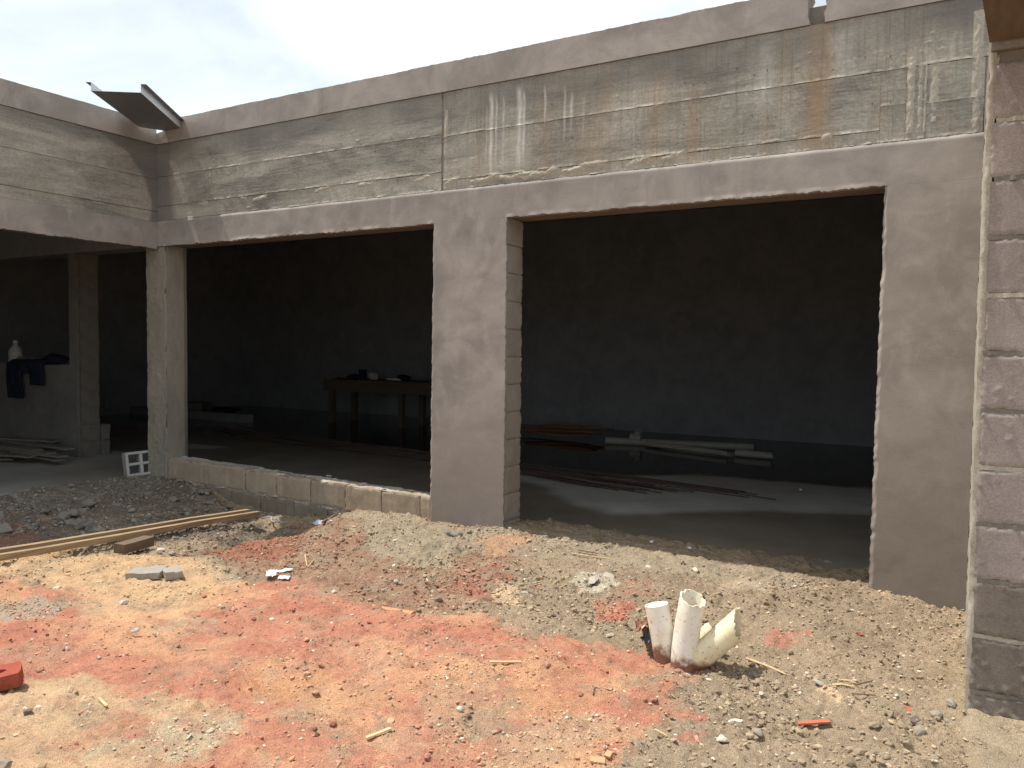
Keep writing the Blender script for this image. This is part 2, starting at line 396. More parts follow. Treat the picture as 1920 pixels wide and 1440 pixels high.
def gmacro(x, y):
    num = 0; den = 0
    for cx, cy, cz in CP:
        wgt = 1/((x-cx)**2+(y-cy)**2+.012)**1.6
        num = num+wgt*cz; den = den+wgt
    z = num/den
    z = z - .075*np.exp(-(dist_seg(x, y, (2.52, -1.72), (1.95, -.35))/.10)**2)      # gully beside the timbers
    z = z + .05*np.exp(-(dist_seg(x, y, (2.0, -2.3), (2.75, -1.75))/.16)**2)         # bank in front of it
    p = onZ(655, 1358); z = z - .03*np.exp(-((x-p[0])**2+(y-p[1])**2)/.02**2)
    p = onZ(560, 1285); z = z - .02*np.exp(-(((x-p[0])/.28)**2+((y-p[1])/.12)**2))
    p = onZ(745, 1000); z = z + .075*np.exp(-(((x-p[0])/.20)**2+((y-p[1])/.15)**2))
    p = onZ(805, 1030); z = z + .055*np.exp(-(((x-p[0])/.12)**2+((y-p[1])/.10)**2))
    p = onZ(620, 985); z = z + .05*np.exp(-(((x-p[0])/.25)**2+((y-p[1])/.15)**2))
    p = onZ(1000, 1020); z = z + .03*np.exp(-(((x-p[0])/.3)**2+((y-p[1])/.12)**2))
    p = onZ(1262, 1225); z = z + .02*np.exp(-(((x-p[0]-.05)/.16)**2+((y-p[1])/.07)**2))
    z = z - .12*sstep(.30, 1.0, y+.12*fbm(x*4, y*4, 91, 3))*sstep(3.0, 3.3, x) - .2*sstep(.05, .3, y)*(1-sstep(3.0, 3.3, x))
    z = z - .16*sstep(-.28, -.62, x)
    return z
def poly_px(pts): return np.array([onZ(u, v)[:2] for u, v in pts])
def poly_mask(x, y, P, soft):
    inside = np.zeros(x.shape, bool); d = np.full(x.shape, 9.0); n = len(P)
    for i in range(n):
        (x1, y1), (x2, y2) = P[i], P[(i+1) % n]
        c = ((y1 > y) != (y2 > y)); xx = (x2-x1)*(y-y1)/((y2-y1) if y2 != y1 else 1e-9)+x1
        inside ^= c & (x < xx)
        d = np.minimum(d, dist_seg(x, y, (x1, y1), (x2, y2)))
    s = np.where(inside, d, -d); return sstep(-soft, soft, s)
KHAKI = (.29, .22, .15); RED = (.435, .186, .122); TAN = (.52, .34, .195); BROWNR = (.27, .158, .105); DARK = (.17, .135, .105); ORANGE = (.42, .19, .075); CEM = (.315, .255, .18); GREYG = (.25, .22, .165)
PATCH = [ # polygon in picture pixels laid on the ground, softness (m), colour, strength, breakup
 ([(-200, 1072), (100, 1100), (330, 1130), (470, 1085), (560, 1080), (640, 1105), (760, 1150), (860, 1150), (980, 1180), (1100, 1200), (1230, 1215), (1290, 1245), (1230, 1290), (1270, 1330), (1150, 1420), (1000, 1520), (700, 1700), (-300, 1700)], .13, RED, .92, .35),
 ([(400, 1010), (560, 955), (650, 985), (690, 1030), (760, 1060), (830, 1060), (900, 1010), (1010, 1000), (1020, 1040), (950, 1070), (930, 1130), (800, 1150), (640, 1115), (520, 1080), (430, 1060)], .10, BROWNR, .9, .65),
 ([(-300, 880), (0, 900), (230, 870), (330, 885), (480, 945), (560, 968), (520, 1000), (430, 985), (300, 1010), (100, 1022), (-300, 1060)], .06, DARK, .95, .2),
 ([(-100, 985), (60, 990), (100, 1030), (-100, 1040)], .08, (.24, .12, .08), .7, .3),
 ([(430, 1000), (560, 985), (560, 1030), (450, 1035)], .06, (.22, .12, .085), .9, .3),
 ([(-200, 1050), (150, 1035), (300, 1040), (400, 1060), (470, 1090), (420, 1120), (310, 1180), (190, 1160), (130, 1110), (0, 1085), (-200, 1090)], .14, TAN, .9, .35),
 ([(-200, 1290), (40, 1270), (150, 1265), (230, 1300), (330, 1315), (430, 1345), (420, 1400), (300, 1440), (200, 1600), (-200, 1600)], .14, (.48, .34, .205), .9, .35),
 ([(440, 1265), (520, 1245), (620, 1245), (640, 1275), (560, 1310), (470, 1305)], .09, (.40, .215, .105), .7, .4),
 ([(560, 1290), (700, 1280), (780, 1330), (660, 1345), (580, 1330)], .08, (.40, .25, .14), .7, .4),
 ([(980, 1230), (1250, 1240), (1180, 1310), (1060, 1360), (950, 1345)], .09, (.47, .26, .145), .7, .35),
 ([(830, 1240), (950, 1240), (970, 1330), (860, 1400), (800, 1330)], .09, (.40, .265, .165), .75, .5),
 ([(960, 1360), (1130, 1340), (1200, 1400), (1100, 1460), (850, 1460), (900, 1400)], .08, (.42, .29, .18), .85, .4),
 ([(-40, 1140), (60, 1118), (120, 1132), (100, 1158), (0, 1175)], .03, (.33, .30, .235), .85, .4),
 ([(300, 1165), (390, 1155), (400, 1180), (320, 1190)], .03, (.36, .30, .21), .6, .6),
 ([(260, 1350), (440, 1330), (430, 1370), (330, 1430), (230, 1440), (180, 1410)], .05, (.37, .31, .22), .7, .6),
 ([(510, 1330), (600, 1335), (610, 1350), (530, 1350)], .03, (.36, .30, .2), .6, .6),
 ([(640, 960), (760, 950), (830, 990), (960, 985), (1080, 1000), (1300, 1035), (1500, 1060), (1500, 1085), (1200, 1060), (1000, 1040), (880, 1035), (790, 1060), (690, 1030)], .06, CEM, .85, .3),
 ([(850, 1060), (930, 1055), (940, 1105), (880, 1125), (840, 1110)], .05, (.31, .135, .092), .75, .5),
 ([(900, 1010), (1000, 995), (990, 1030), (900, 1040)], .05, (.45, .24, .14), .6, .4),
 ([(1130, 1120), (1175, 1120), (1175, 1160), (1135, 1160)], .02, (.42, .155, .105), .8, .35),
 ([(1150, 1085), (1230, 1080), (1240, 1105), (1160, 1115)], .02, (.40, .17, .12), .5, .5),
 ([(1450, 1175), (1510, 1170), (1520, 1200), (1450, 1205)], .02, (.42, .185, .13), .75, .4),
 ([(1260, 1335), (1310, 1330), (1310, 1355), (1265, 1360)], .02, (.42, .175, .12), .75, .4),
 ([(1290, 1385), (1330, 1380), (1340, 1400), (1270, 1402)], .02, (.42, .185, .13), .7, .4),
 ([(1545, 1290), (1580, 1290), (1640, 1315), (1570, 1325)], .02, (.56, .40, .26), .9, .15),
 ([(1075, 1085), (1110, 1070), (1155, 1080), (1140, 1110), (1085, 1110)], .02, (.46, .41, .31), .9, .15),
 ([(935, 1090), (980, 1100), (960, 1140), (925, 1120)], .025, (.50, .36, .23), .85, .2),
 ([(1340, 1080), (1430, 1070), (1430, 1100), (1360, 1105)], .04, (.42, .33, .235), .8, .3),
 ([(1790, 1130), (1850, 1330), (1850, 1440), (1690, 1440), (1760, 1300)], .1, (.36, .27, .17), .5, .4),
 ([(285, 1046), (350, 1018), (420, 1000), (480, 978), (545, 985), (560, 1035), (430, 1052), (360, 1040)], .05, (.29, .125, .08), .95, .3),
 ([(-20, 920), (200, 870), (330, 890), (250, 930), (60, 960)], .05, (.20, .175, .145), .8, .3)]
PATCHW = [(poly_px(p), s, np.array(c), k, b) for p, s, c, k, b in PATCH]
def soil_color(x, y):
    wx = x+.09*fbm(x*5, y*5, 5, 3); wy = y+.09*fbm(x*5, y*5, 9, 3)
    br = fbm(x*9, y*9, 21, 5, .65); fine_br = fbm(x*26, y*26, 23, 3, .7)+.6*fbm(x*6, y*6, 24, 3)
    C = np.tile(np.array(KHAKI), (len(x), 1)); C = C*(1+.18*fbm(x*3, y*3, 31, 4)[:, None])
    masks = []
    for P, s, c, kk, b in PATCHW:
        m = poly_mask(wx, wy, P, s)
        if s < .035: m = m*.85
        m = sstep(.22, .78, m+.42*fine_br)*np.clip(kk-b*np.clip(br*2.4+.15, 0, 1.4), 0, 1)*(m > .01)
        C = C*(1-m[:, None])+c*m[:, None]; masks.append(m)
    rm = masks[0]
    dust = (np.clip(fbm(x*1.7+.6*fbm(x*4, y*4, 66, 2), y*3.0, 65, 5, .62)*2.3+.05, 0, .8)*rm)[:, None]
    C = C*(1-dust)+np.array((.51, .29, .17))*dust
    dk = (np.clip(fbm(x*2.6, y*4.4, 67, 5, .6)*2.2-.25, 0, .75)*rm)[:, None]
    C = C*(1-dk)+np.array((.37, .143, .097))*dk
    gk = np.clip(fbm(x*3.4, y*4.6, 68, 5, .65)*2.6-.7, 0, .75)[:, None]
    C = C*(1-gk)+np.array((.30, .235, .16))*gk
    C = C*(1+.13*fbm(x*14, y*14, 41, 4)[:, None])
    pale = np.clip(fbm(x*6, y*6, 71, 5, .6)*2.2-.5, 0, .5)[:, None]
    C = C*(1-pale*.6)+np.array((.44, .33, .22))*pale*.6
    return np.clip(C*1.1, .01, .9), masks
CRACKS = [([(1420, 1100), (1452, 1111), (1500, 1120), (1540, 1127), (1592, 1138)], .012, .05), ([(1258, 1058), (1300, 1066), (1345, 1078)], .010, .03), ([(1085, 1085), (1110, 1092), (1118, 1075)], .008, .02), ([(1352, 1082), (1400, 1090)], .008, .02), ([(760, 1040), (790, 1052), (815, 1052)], .018, .045), ([(330, 1036), (400, 1012), (455, 985)], .03, .05)]
CRACKW = [([tuple(onZ(u, v)[:2]) for u, v in p], wd, dp) for p, wd, dp in CRACKS]
def gmicro(x, y, red, fine):
    return gmicro0(x, y, red, fine) - crackz(x, y)
def crackz(x, y):
    wx = x+.02*fbm(x*18, y*18, 95, 3); wy = y+.02*fbm(x*18, y*18, 96, 3); t = 0
    for p, wd, dp in CRACKW:
        for a, b in zip(p[:-1], p[1:]): t = np.maximum(t, dp*np.exp(-(dist_seg(wx, wy, a, b)/wd)**2))
    return t
def gmicro0(x, y, red, fine):
    r = 1-np.abs(fbm(x*13, y*13, 3, 4, .55)); cl = fbm(x*36, y*36, 8, 3, .7)
    rough = np.clip(1-.42*red, .3, 1)*(.65+.7*np.clip(fbm(x*3.3, y*3.3, 64, 3)+.4, 0, 1))
    und = .014*fbm(x*2.1, y*2.1, 1, 3)
    crust = .0055*np.tanh(9*fbm(x*5+1.5*fbm(x*3, y*3, 61, 2), y*7, 62, 5, .62)) + .004*np.tanh(10*fbm(x*13, y*17, 63, 4, .6)) + .027*(1-red)*fbm(x*4.6, y*4.6, 92, 4, .55)
    return und + crust + fine*rough*(.010*(r-.75) + .0125*cl + .011*np.clip(vn(x*52, y*52, 14)-.25, 0, 1) + .005*vn(x*90, y*90, 4))
fx = np.arange(-1.0, 7.6, .0115); fy = np.arange(-4.0, .92, .0105)
gx = np.concatenate([np.linspace(-90, -12, 14), np.linspace(-9, -1.3, 12), fx, np.linspace(8.2, 14, 10), np.linspace(20, 90, 12)])
gy = np.concatenate([np.linspace(-90, -12, 14), np.linspace(-10, -4.3, 14), fy, np.linspace(1.2, 9, 10), np.linspace(20, 90, 10)])
def build_ground():
    X, Y = np.meshgrid(gx, gy); x = X.ravel(); y = Y.ravel()
    C, mk = soil_color(x, y); red = np.clip(mk[0]+mk[5], 0, 1)
    fine = ((x > -1.05) & (x < 7.65) & (y > -4.05) & (y < .93)).astype(float)
    z = gmacro(x, y)+gmicro(x, y, red, fine)
    z = np.where(fine > 0, z, np.where(y > .93, -.3, np.where(x < -1, -.15, z*.3)))
    me = mesh_np('ground', np.stack([x, y, z], 1), grid_faces(len(gx), len(gy)))
    color_attr(me, 'soil', C)
    return tag(link('ground', me, SOIL), 'bare red and sandy building site dirt in front of the wings', None, kind='structure')
ground = build_ground()
def gz(x, y):
    xa = np.atleast_1d(np.asarray(x, float)); ya = np.atleast_1d(np.asarray(y, float))
    _, mk = soil_color(xa, ya)
    return gmacro(xa, ya)+gmicro(xa, ya, np.clip(mk[0]+mk[5], 0, 1), 1.0)
def gpt(u, v):
    p = onZ(u, v)
    for _ in range(4):
        z = float(gz(p[0], p[1])[0]); p = onZ(u, v, z)
    return Vector(p)

# ------------------------------------------------------------------ interior floor, water, walls (setting)
def build_floor():
    us = np.concatenate([np.arange(-7.5, -.40, .12), np.arange(-.36, 8.2, .06)]); vs = np.arange(-5, 7.61, .06)
    U, V = np.meshgrid(us, vs); x = U.ravel(); y = V.ravel()
    S = np.interp(x, [-6, -2.5, -1, 2.4, 3.5, 4.2, 5, 6.0, 8], [3.2, 3.1, 2.9, 2.86, 2.9, 3.6, 3.6, 3.7, 3.8])+.12*fbm(x*1.5, y*1.5, 3, 3)
    z = -.036-.014*np.tanh((y-S)/.5)+.0015*fbm(x*6, y*6, 2, 3)
    z = z-.055*(1-sstep(.2, 1.5, y))*(x > -.36)
    z = np.where((x < -.36) & (y < 2), 0.0+.003*fbm(x*3, y*3, 4, 3), z)
    z = np.where((x > -.36) & (y < .13), -.35, z)
    nz = .25*fbm(x*1.6, y*1.6, 12, 4)
    near = np.interp(x, [2.0, 3.3, 3.85, 4.26, 4.95, 6.1, 8], [2.5, 1.75, 1.25, 1.1, 1.6, 2.15, 2.3])
    wet = np.where((y+nz*.6 > near) & (y < S+.05), 0.0, 1.0)
    wet = sstep(0, .28, np.abs(y+nz*.6-near)*np.where(y+nz*.6 > near, -1, 1)+.14)
    wet = np.where(y > S-.12, 1, wet)
    wet = np.where(x < 2.0, np.maximum(wet, sstep(2.4, 1.6, x)), wet)
    wet = np.where(((x+1.95)/.55)**2+((y-1.9-nz*.3)/.28)**2 < 1, .15, wet)
    L = (x < -.36) & (y < 1.0)
    wet = np.where(L, np.clip(.2+.9*sstep(-1.9, -.6, x+nz)*sstep(-1.6, 0, y+nz), 0, 1)*.75, wet)
    dirt = np.where(L, 0, sstep(.95, .1, y+nz*.5)*.75)*(x > 3)
    me = mesh_np('concrete_floor', np.stack([x, y, z], 1), grid_faces(len(us), len(vs)))
    color_attr(me, 'wet', np.stack([wet, dirt, dirt*0], 1))
    tag(link('concrete_floor', me, FLOOR), None, None, kind='structure')
build_floor()
tag(box('water', (-7.2, 7.9, 2.4, 7.4, -.0400, -.0365), WATER), 'shallow rainwater lying on the floor of the dark room', None, kind='structure')
def wall_struct(name, b, mat=PLD):
    tag(box(name, b, mat), None, None, kind='structure')
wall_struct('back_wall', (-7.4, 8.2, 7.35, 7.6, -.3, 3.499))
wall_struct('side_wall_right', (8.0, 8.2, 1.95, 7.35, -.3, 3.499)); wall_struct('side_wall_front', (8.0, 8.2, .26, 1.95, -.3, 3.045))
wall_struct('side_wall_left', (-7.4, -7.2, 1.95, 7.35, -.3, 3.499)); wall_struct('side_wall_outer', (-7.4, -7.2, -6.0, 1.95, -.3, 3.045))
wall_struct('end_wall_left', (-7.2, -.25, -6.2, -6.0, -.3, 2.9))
def ceiling():
    pr = [(.252, 3.05), (1.9, 3.50), (7.6, 3.50)]; V = []
    for y, z in pr:
        for x in (-7.4, 8.2): V += [(x, y, z), (x, y, z+.04)]
    Q = []
    for i in range(2): a = i*4; b = a+4; Q += [(a, b, b+2, a+2), (a+1, a+3, b+3, b+1), (a, a+1, b+1, b), (a+2, b+2, b+3, a+3)]
    Q += [(0, 2, 3, 1), (8, 9, 11, 10)]
    tag(link('ceiling', mesh_np('ceiling', V, Q, smooth=False), CEIL), None, None, kind='structure')
ceiling()
wall_struct('ceiling_step', (-7.4, -.252, .2505, .30, 2.745, 3.06), CEIL)
wall_struct('ceiling_left', (-7.4, -.252, -6.2, .25, 2.75, 3.0), CEIL)

# ------------------------------------------------------------------ right wing: parapet, beam, plaster, pillars
bld = thing('unfinished_building', 'unfinished grey concrete building wing with two wide dark openings facing the dirt yard', 'building', (3.3, .1, 0))
SM1, SM2 = 2.857, 2.535                # heights of the board seams in the cast beam
def wave(x, z, s): return .0016*fbm(x*2.2, z*2.2, s, 3) + .0007*fbm(x*7, z*9, s+3, 3)
def pos_parapet(x0, x1, slope_l=False):
    def f(u, v):
        h = .012+wave(u, v, 50)
        top = np.clip((v-3.19)/.19, 0, 1)
        z = v + top*(.005*fbm(u*5, u*0, 51, 6, .7) + .002*vn(u*50, u*0, 52))
        if slope_l: z = z - top*.11*(1-sstep(.0, .36, u+.03*vn(u*20, v*20, 7)))
        return np.stack([u+.012*vn(v*30, u*0+x0, 9)*((u < x0+.02) | (u > x1-.02)), -h, z], 1)
    return f
PZ = lin(3.182, 3.392, .015)
link('parapet', sheet_mesh('parapet', lin(-.16, 5.84, .02), PZ, pos_parapet(0, 5.84, True), (0, .16, 0)), PL, bld)
link('parapet', sheet_mesh('parapet', lin(5.935, 8.0, .02), PZ, pos_parapet(5.935, 8), (0, .16, 0)), PL, bld)
def rag(name, cx, cz, r, seed, y=0.0):
    V, T = stone_base(seed, 2); V = V*np.array([r, r*.5, r*1.3])+np.array([cx, y, cz]); return link(name, mesh_np(name, V, tris=T), MORTD, bld)

beam = multi_box('beam', [(-.24, 6.74, .006, .25, 2.262, 3.178), (6.74, 8.0, .006, .25, 2.262, 3.178), (-.2, 8.0, .05, .25, 3.178, 3.30)], MORTD, bld)
def panel_pos(off, seams, seed, drips, edge_l=None, edge_r=None):
    def f(u, v):
        g = .0006*fbm(u*1.6, v*75+4*fbm(u*2, v*3, seed+1, 2), seed, 3)
        h = off + g + .0009*fbm(u*1.8, v*3, seed+2, 3) + .0004*vn(u*90, v*90, seed)
        # thin runs of laitance down the face
        d = np.clip(vn(u*34, v*1.3, seed+7)-.42, 0, 1)*drips*np.clip(.55+.6*vn(u*2.5, v*0, seed+8), 0, 1)
        h = h + .004*d
        for s, amp in seams:
            lump = np.clip(.35+fbm(u*16, u*0, seed+11, 4, .8)*1.7, 0, 1.6)
            h = h + amp*lump*np.exp(-((v-s-.003*vn(u*16, u*0, seed+5))/.0055)**2)
        sp = np.clip(vn(u*42, v*42, seed+13)-.86, 0, 1)*np.clip(.2+vn(u*2.3, v*3, seed+14)*1.5, 0, 1)
        h = h + .05*sp
        return np.stack([u, -h, v], 1)
    return f
def stain_shade_of(u, v):
    w = np.zeros_like(u); o = np.zeros_like(u); d = np.zeros_like(u)
    j = .006*vn(v*9, v*0, 3)
    for x, wd, z0, z1, a in ((3.70, .014, 2.56, 3.09, .9), (3.74, .007, 2.60, 3.07, .7), (3.80, .006, 2.60, 3.05, .6), (3.93, .018, 2.58, 3.10, .85), (3.965, .008, 2.62, 3.06, .9), (4.13, .006, 2.86, 3.08, .8), (4.28, .007, 2.75, 3.04, .7), (4.33, .008, 2.80, 3.0, .7), (3.66, .006, 2.65, 3.0, .5), (4.42, .006, 2.7, 2.98, .4), (5.6, .05, 2.72, 3.1, .3), (6.02, .05, 2.9, 3.1, .25)):
        m = np.exp(-((u-x-j)/wd)**2)*sstep(z0-.08, z0+.1, v)*(1-sstep(z1-.02, z1+.05, v))*(.55+.6*np.clip(fbm(u*60, v*14, 81, 3)+.3, 0, 1)); w = np.maximum(w, a*m)
    for x, wd, a in ((5.90, .09, .85), (5.17, .05, .55), (4.45, .25, .3), (4.9, .06, .35), (5.3, .05, .3)):
        o = np.maximum(o, a*np.exp(-((u-x-j*2)/wd)**4)*(.6+.4*vn(u*20, v*3, 5)))
    d = .8*sstep(2.84, 3.14, v+.10*fbm(u*6, v*1.2, 90, 4, .65))*(.75+.35*vn(u*3, v, 91))  # dark top band: grime plus the parapet's shade put into the colour
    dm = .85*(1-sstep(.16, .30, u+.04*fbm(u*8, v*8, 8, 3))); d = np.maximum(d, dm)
    return np.clip(np.stack([w, o, d], 1), 0, 1)
ROWS_L = [(2.466, 2.598), (2.602, 2.873), (2.877, 3.178)]
ROWS_R = [(2.466, SM2-.002), (SM2+.002, SM1-.002), (SM1+.002, 3.178)]
def add_panel(x0, x1, z0, z1, off, seams, seed, drips, parent=beam):
    us, vs = lin(x0, x1, .0085), lin(z0, z1, .0065)
    me = sheet_mesh('formed_panel', us, vs, panel_pos(off, seams, seed, drips), (0, .02, 0))
    co = np.empty(len(me.vertices)*3, np.float32); me.vertices.foreach_get('co', co); co = co.reshape(-1, 3)
    color_attr(me, 'stain_shade', stain_shade_of(co[:, 0].astype(float), co[:, 2].astype(float)))
    return link('formed_panel', me, FORM, parent)
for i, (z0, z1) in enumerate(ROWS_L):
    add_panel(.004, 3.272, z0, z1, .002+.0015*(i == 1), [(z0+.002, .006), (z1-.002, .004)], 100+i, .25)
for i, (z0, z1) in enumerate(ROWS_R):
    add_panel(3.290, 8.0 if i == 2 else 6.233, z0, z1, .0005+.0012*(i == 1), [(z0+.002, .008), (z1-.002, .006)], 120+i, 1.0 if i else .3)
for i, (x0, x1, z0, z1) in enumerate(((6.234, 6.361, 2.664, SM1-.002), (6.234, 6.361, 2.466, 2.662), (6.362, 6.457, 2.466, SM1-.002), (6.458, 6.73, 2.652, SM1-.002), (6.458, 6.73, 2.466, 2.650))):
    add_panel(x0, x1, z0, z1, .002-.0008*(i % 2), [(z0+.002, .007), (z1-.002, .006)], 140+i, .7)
# honeycombed joint at x = 3.28 and rough vertical ribs near the right end
def rib(x, z0, z1, wdt, amp, seed):
    def f(u, v):
        h = amp*(.4+.9*np.clip(fbm(u*60, v*34, seed, 3, .6)+.25, 0, 1.3))*np.exp(-((u-x-.003*vn(v*12, v*0, seed))/(wdt*.42))**2)
        return np.stack([u, -h, v], 1)
    me = sheet_mesh('mortar_rib', lin(x-wdt/2, x+wdt/2, .004), lin(z0, z1, .007), f, (0, .02, 0)); link('mortar_rib', me, MORT, beam)
for x, z0, z1, wd, a in ((3.31, 2.6, 3.05, .03, .004), (6.385, 2.50, 2.91, .045, .009), (6.43, 2.50, 2.86, .03, .006), (6.455, 2.50, 2.86, .015, .005), (6.695, 2.47, 3.1, .05, .006), (6.50, 2.55, 2.86, .05, .004)):
    rib(x, z0, z1, wd, a, int(x*100))
me = sheet_mesh('honeycomb_joint', lin(3.268, 3.296, .004), lin(2.56, 3.13, .006), lambda u, v: np.stack([u, -(.006*fbm(u*90, v*70, 5, 3)-.0015), v], 1), (0, .02, 0)); link('honeycomb_joint', me, MORTD, beam)
# squeezed mortar along the lower seam
for i in range(26):
    x = rnd.choice([rnd.uniform(.5, 3.2), rnd.uniform(3.3, 4.5), rnd.uniform(3.3, 6.1)]); ln = rnd.uniform(.03, .14); s = i*3
    z = (2.60 if x < 3.28 else SM2)+rnd.uniform(-.03, .006); til = rnd.uniform(-.2, .35)
    def f(u, v, x=x, z=z, ln=ln, s=s, til=til):
        e = np.clip(1-((u-x)/ln)**2, 0, 1)*np.clip(1-((v-z)/.02)**2, 0, 1)
        return np.stack([u, -(.012*e*(.6+.8*np.clip(fbm(u*40, v*70, s, 3)+.2, 0, 1))-.001), v+til*(u-x)+.006*vn(u*25, v*30, s)], 1)
    link('mortar_smear', sheet_mesh('mortar_smear', lin(x-ln, x+ln, .008), lin(z-.02, z+.02, .005), f, (0, .01, 0)), MORT, beam)
for (u, v) in ((1284, 158), (1300, 160), (1322, 155), (1382, 129), (1414, 143), (1438, 135), (1440, 222), (1308, 225), (1282, 235), (1562, 132), (1670, 108), (1622, 108), (1635, 195), (1669, 192), (1060, 258), (1075, 258), (1035, 195), (1000, 200), (1168, 280), (1196, 262), (735, 259), (705, 285), (500, 287), (436, 303), (1410, 218)):
    p = onY(u, v, 0); dx, dz = rnd.uniform(-.25, .3), rnd.uniform(-.3, .5); L = rnd.uniform(.008, .02)
    tube('nail', [(p[0], .01, p[2]), (p[0]+dx*L, -L, p[2]+dz*L)], .0022, NAILM, beam, seg=5)

SOFF = simple('brown_soffit', (.22, .17, .125), (.15, .115, .085), .9, 7, (1, 6, 1))
for x0, x1 in ((.115, 3.2), (3.846, 6.268)):
    box('soffit', (x0, x1, .0355, .246, 2.232, 2.2615), SOFF, beam)
# plaster skin: band under the beam and the faces of the two pillars
def plast(u, v): return .016+wave(u, v, 70)
def band_pos(u, v):
    lowd = np.clip(1-(v-2.225)/.06, 0, 1)
    inp = ((u > 3.2) & (u < 3.845)) | (u > 6.27)
    j = np.where(inp, 0, lowd*(.011*fbm(u*7, u*0, 72, 6, .78)+.004*vn(u*70, u*0, 73)))
    topj = np.clip((v-2.43)/.035, 0, 1)*.003*fbm(u*6, u*0, 74, 3)
    lip = np.where(inp, 0, .007*np.exp(-((v-2.228)/.012)**2)*np.clip(fbm(u*14, u*0, 75, 3)+.3, 0, 1))
    return np.stack([u, -((plast(u, v)+lip)*(1-.75*sstep(2.449, 2.463, v))), v+j+topj], 1)
link('plaster_band', sheet_mesh('plaster_band', lin(0.0, 6.735, .012), lin(2.225, 2.463, .0085), band_pos, (0, .05, 0)), PL, bld)
def pillar_pos(x0, x1, jl, jr, zlow):
    def f(u, v):
        el = np.clip(1-(u-x0)/.05, 0, 1); er = np.clip(1-(x1-u)/.05, 0, 1)
        dx = el*jl*(.0045*fbm(v*6, v*0, 76, 5, .75)+.004*vn(v*55, v*0, 77)) + er*jr*(.0045*fbm(v*6, v*0, 78, 5, .75)+.004*vn(v*55, v*0, 79))
        taper = -.016*el*jl*(1-v/2.2)
        bl = .0035*np.clip(fbm(u*6, v*5, 85, 3)-.25, 0, 1)
        # worn away foot
        z = v + np.clip(1-(v-zlow)/.12, 0, 1)*(.035*fbm(u*7, u*0, 86, 3)+.02*vn(u*25, u*0, 87))
        return np.stack([u+dx+taper, -((plast(u, v)+bl)-.014*(1-sstep(0, .016, u-x0+.004*vn(v*25, v*0, 88)))), z], 1)
    return f
p1 = link('pillar', sheet_mesh('pillar', np.concatenate([lin(3.205, 3.229, .004), lin(3.241, 3.845, .012)]), lin(-.06, 2.2245, .012), pillar_pos(3.205, 3.845, 1, 1, -.06), (0, .022, 0)), PL, bld)
p2 = link('pillar', sheet_mesh('pillar', np.concatenate([lin(6.270, 6.294, .004), lin(6.306, 6.735, .012)]), lin(-.14, 2.2245, .012), pillar_pos(6.270, 6.735, 1, 0, -.14), (0, .022, 0)), PL, bld)
box('pillar_core', (3.215, 3.8255, .008, .243, -.3, 2.2615), BLK, p1); box('pillar_core', (6.29, 6.735, .008, .243, -.3, 2.2615), MORTD, p2)
# blocks bared in the reveal of the middle pillar
for i in range(12):
    z0 = -.155+i*.2
    def f(u, v, i=i):
        e = .006*sstep(.012, 0, np.minimum(u-.012, .247-u))+.007*sstep(.012, 0, np.minimum(v-z0, z0+.19-v))
        return np.stack([3.835+.004*vn(np.array(i*3.3), np.array(.5), 5)+.0025*fbm(u*14, v*14, 200+i, 3)-e*np.clip(.5+vn(u*60, v*60, 7), 0, 1), u, v], 1)
    link('block', sheet_mesh('block', lin(.012, .247, .013), lin(z0, min(z0+.19, 2.262), .013), f, (-.03, 0, 0)), BLK, p1)
# corner column
def column_pos(u, v):
    c = np.minimum(u, .30)       # u runs round the corner: .28 m of front, then the side
    fr = u <= .28
    h = .006*fbm(u*9, v*5, 300, 4, .6)+np.where(fr, .006, .0015)*fbm(u*45, v*45, 301, 3, .6)
    x = np.where(fr, -.17+u, .11+h); y = np.where(fr, -.004-h, (u-.28)-.004)
    return np.stack([x, y, v], 1)
def mk_column():
    us = np.concatenate([lin(0, .28, .012), lin(.281, .48, .012)])
    k = M('column_concrete', .95, .2); n = k.noise(3, 5, .6, (1, 1, .5)); n2 = k.noise(130, 3, .7)
    c = k.mix(k.ramp(n, .35, .65), (.33, .295, .24), (.24, .22, .185)); c = k.mix(.5, c, k.ramp(n2, .3, .7, (.3, .3, .3), (.7, .7, .7)), 'OVERLAY')
    k.color(c); k.bump((k.noise(60, 4, .65), .5, .006), (n2, .5, .002))
    link('corner_column', sheet_mesh('corner_column', us, lin(-.25, 2.25, .012), column_pos, (-.02, .05, 0)), k.m, bld)
    box('corner_column', (-.16, .095, .02, .19, -.25, 2.255), k.m, bld)
mk_column()

# ------------------------------------------------------------------ left wing
wing = thing('unfinished_building', 'left wing of the unfinished building, in shade, open below its cast concrete beam', 'building', (-.1, -3, 0))
def lpar(u, v):
    top = np.clip((v-3.19)/.19, 0, 1)
    z = v+top*(.004*fbm(u*9, u*0, 351, 4)) - top*.045*sstep(-.36, -.28, u+.02*vn(u*30, v*20, 7))
    return np.stack([.012+wave(u, v, 350), u, z], 1)
link('parapet', sheet_mesh('parapet', lin(-6.2, -.014, .02), lin(3.182, 3.385, .015), lpar, (-.16, 0, 0)), PL, wing)
lbeam = multi_box('beam', [(-.25, -.006, -6.2, .003, 2.23, 3.178), (-.25, -.05, -6.2, .0, 3.178, 3.29)], MORTD, wing)
def lpanel(off, seams, seed):
    def f(u, v):
        h = off+.0012*fbm(u*2.2, v*62, seed, 3)+.002*fbm(u*1.8, v*3, seed+2, 3)
        for s, a in seams: h = h+a*np.clip(.3+fbm(u*11, u*0, seed+11, 4, .7)*1.5, 0, 1.5)*np.exp(-((v-s)/.006)**2)
        return np.stack([h, u, v], 1)
    return f
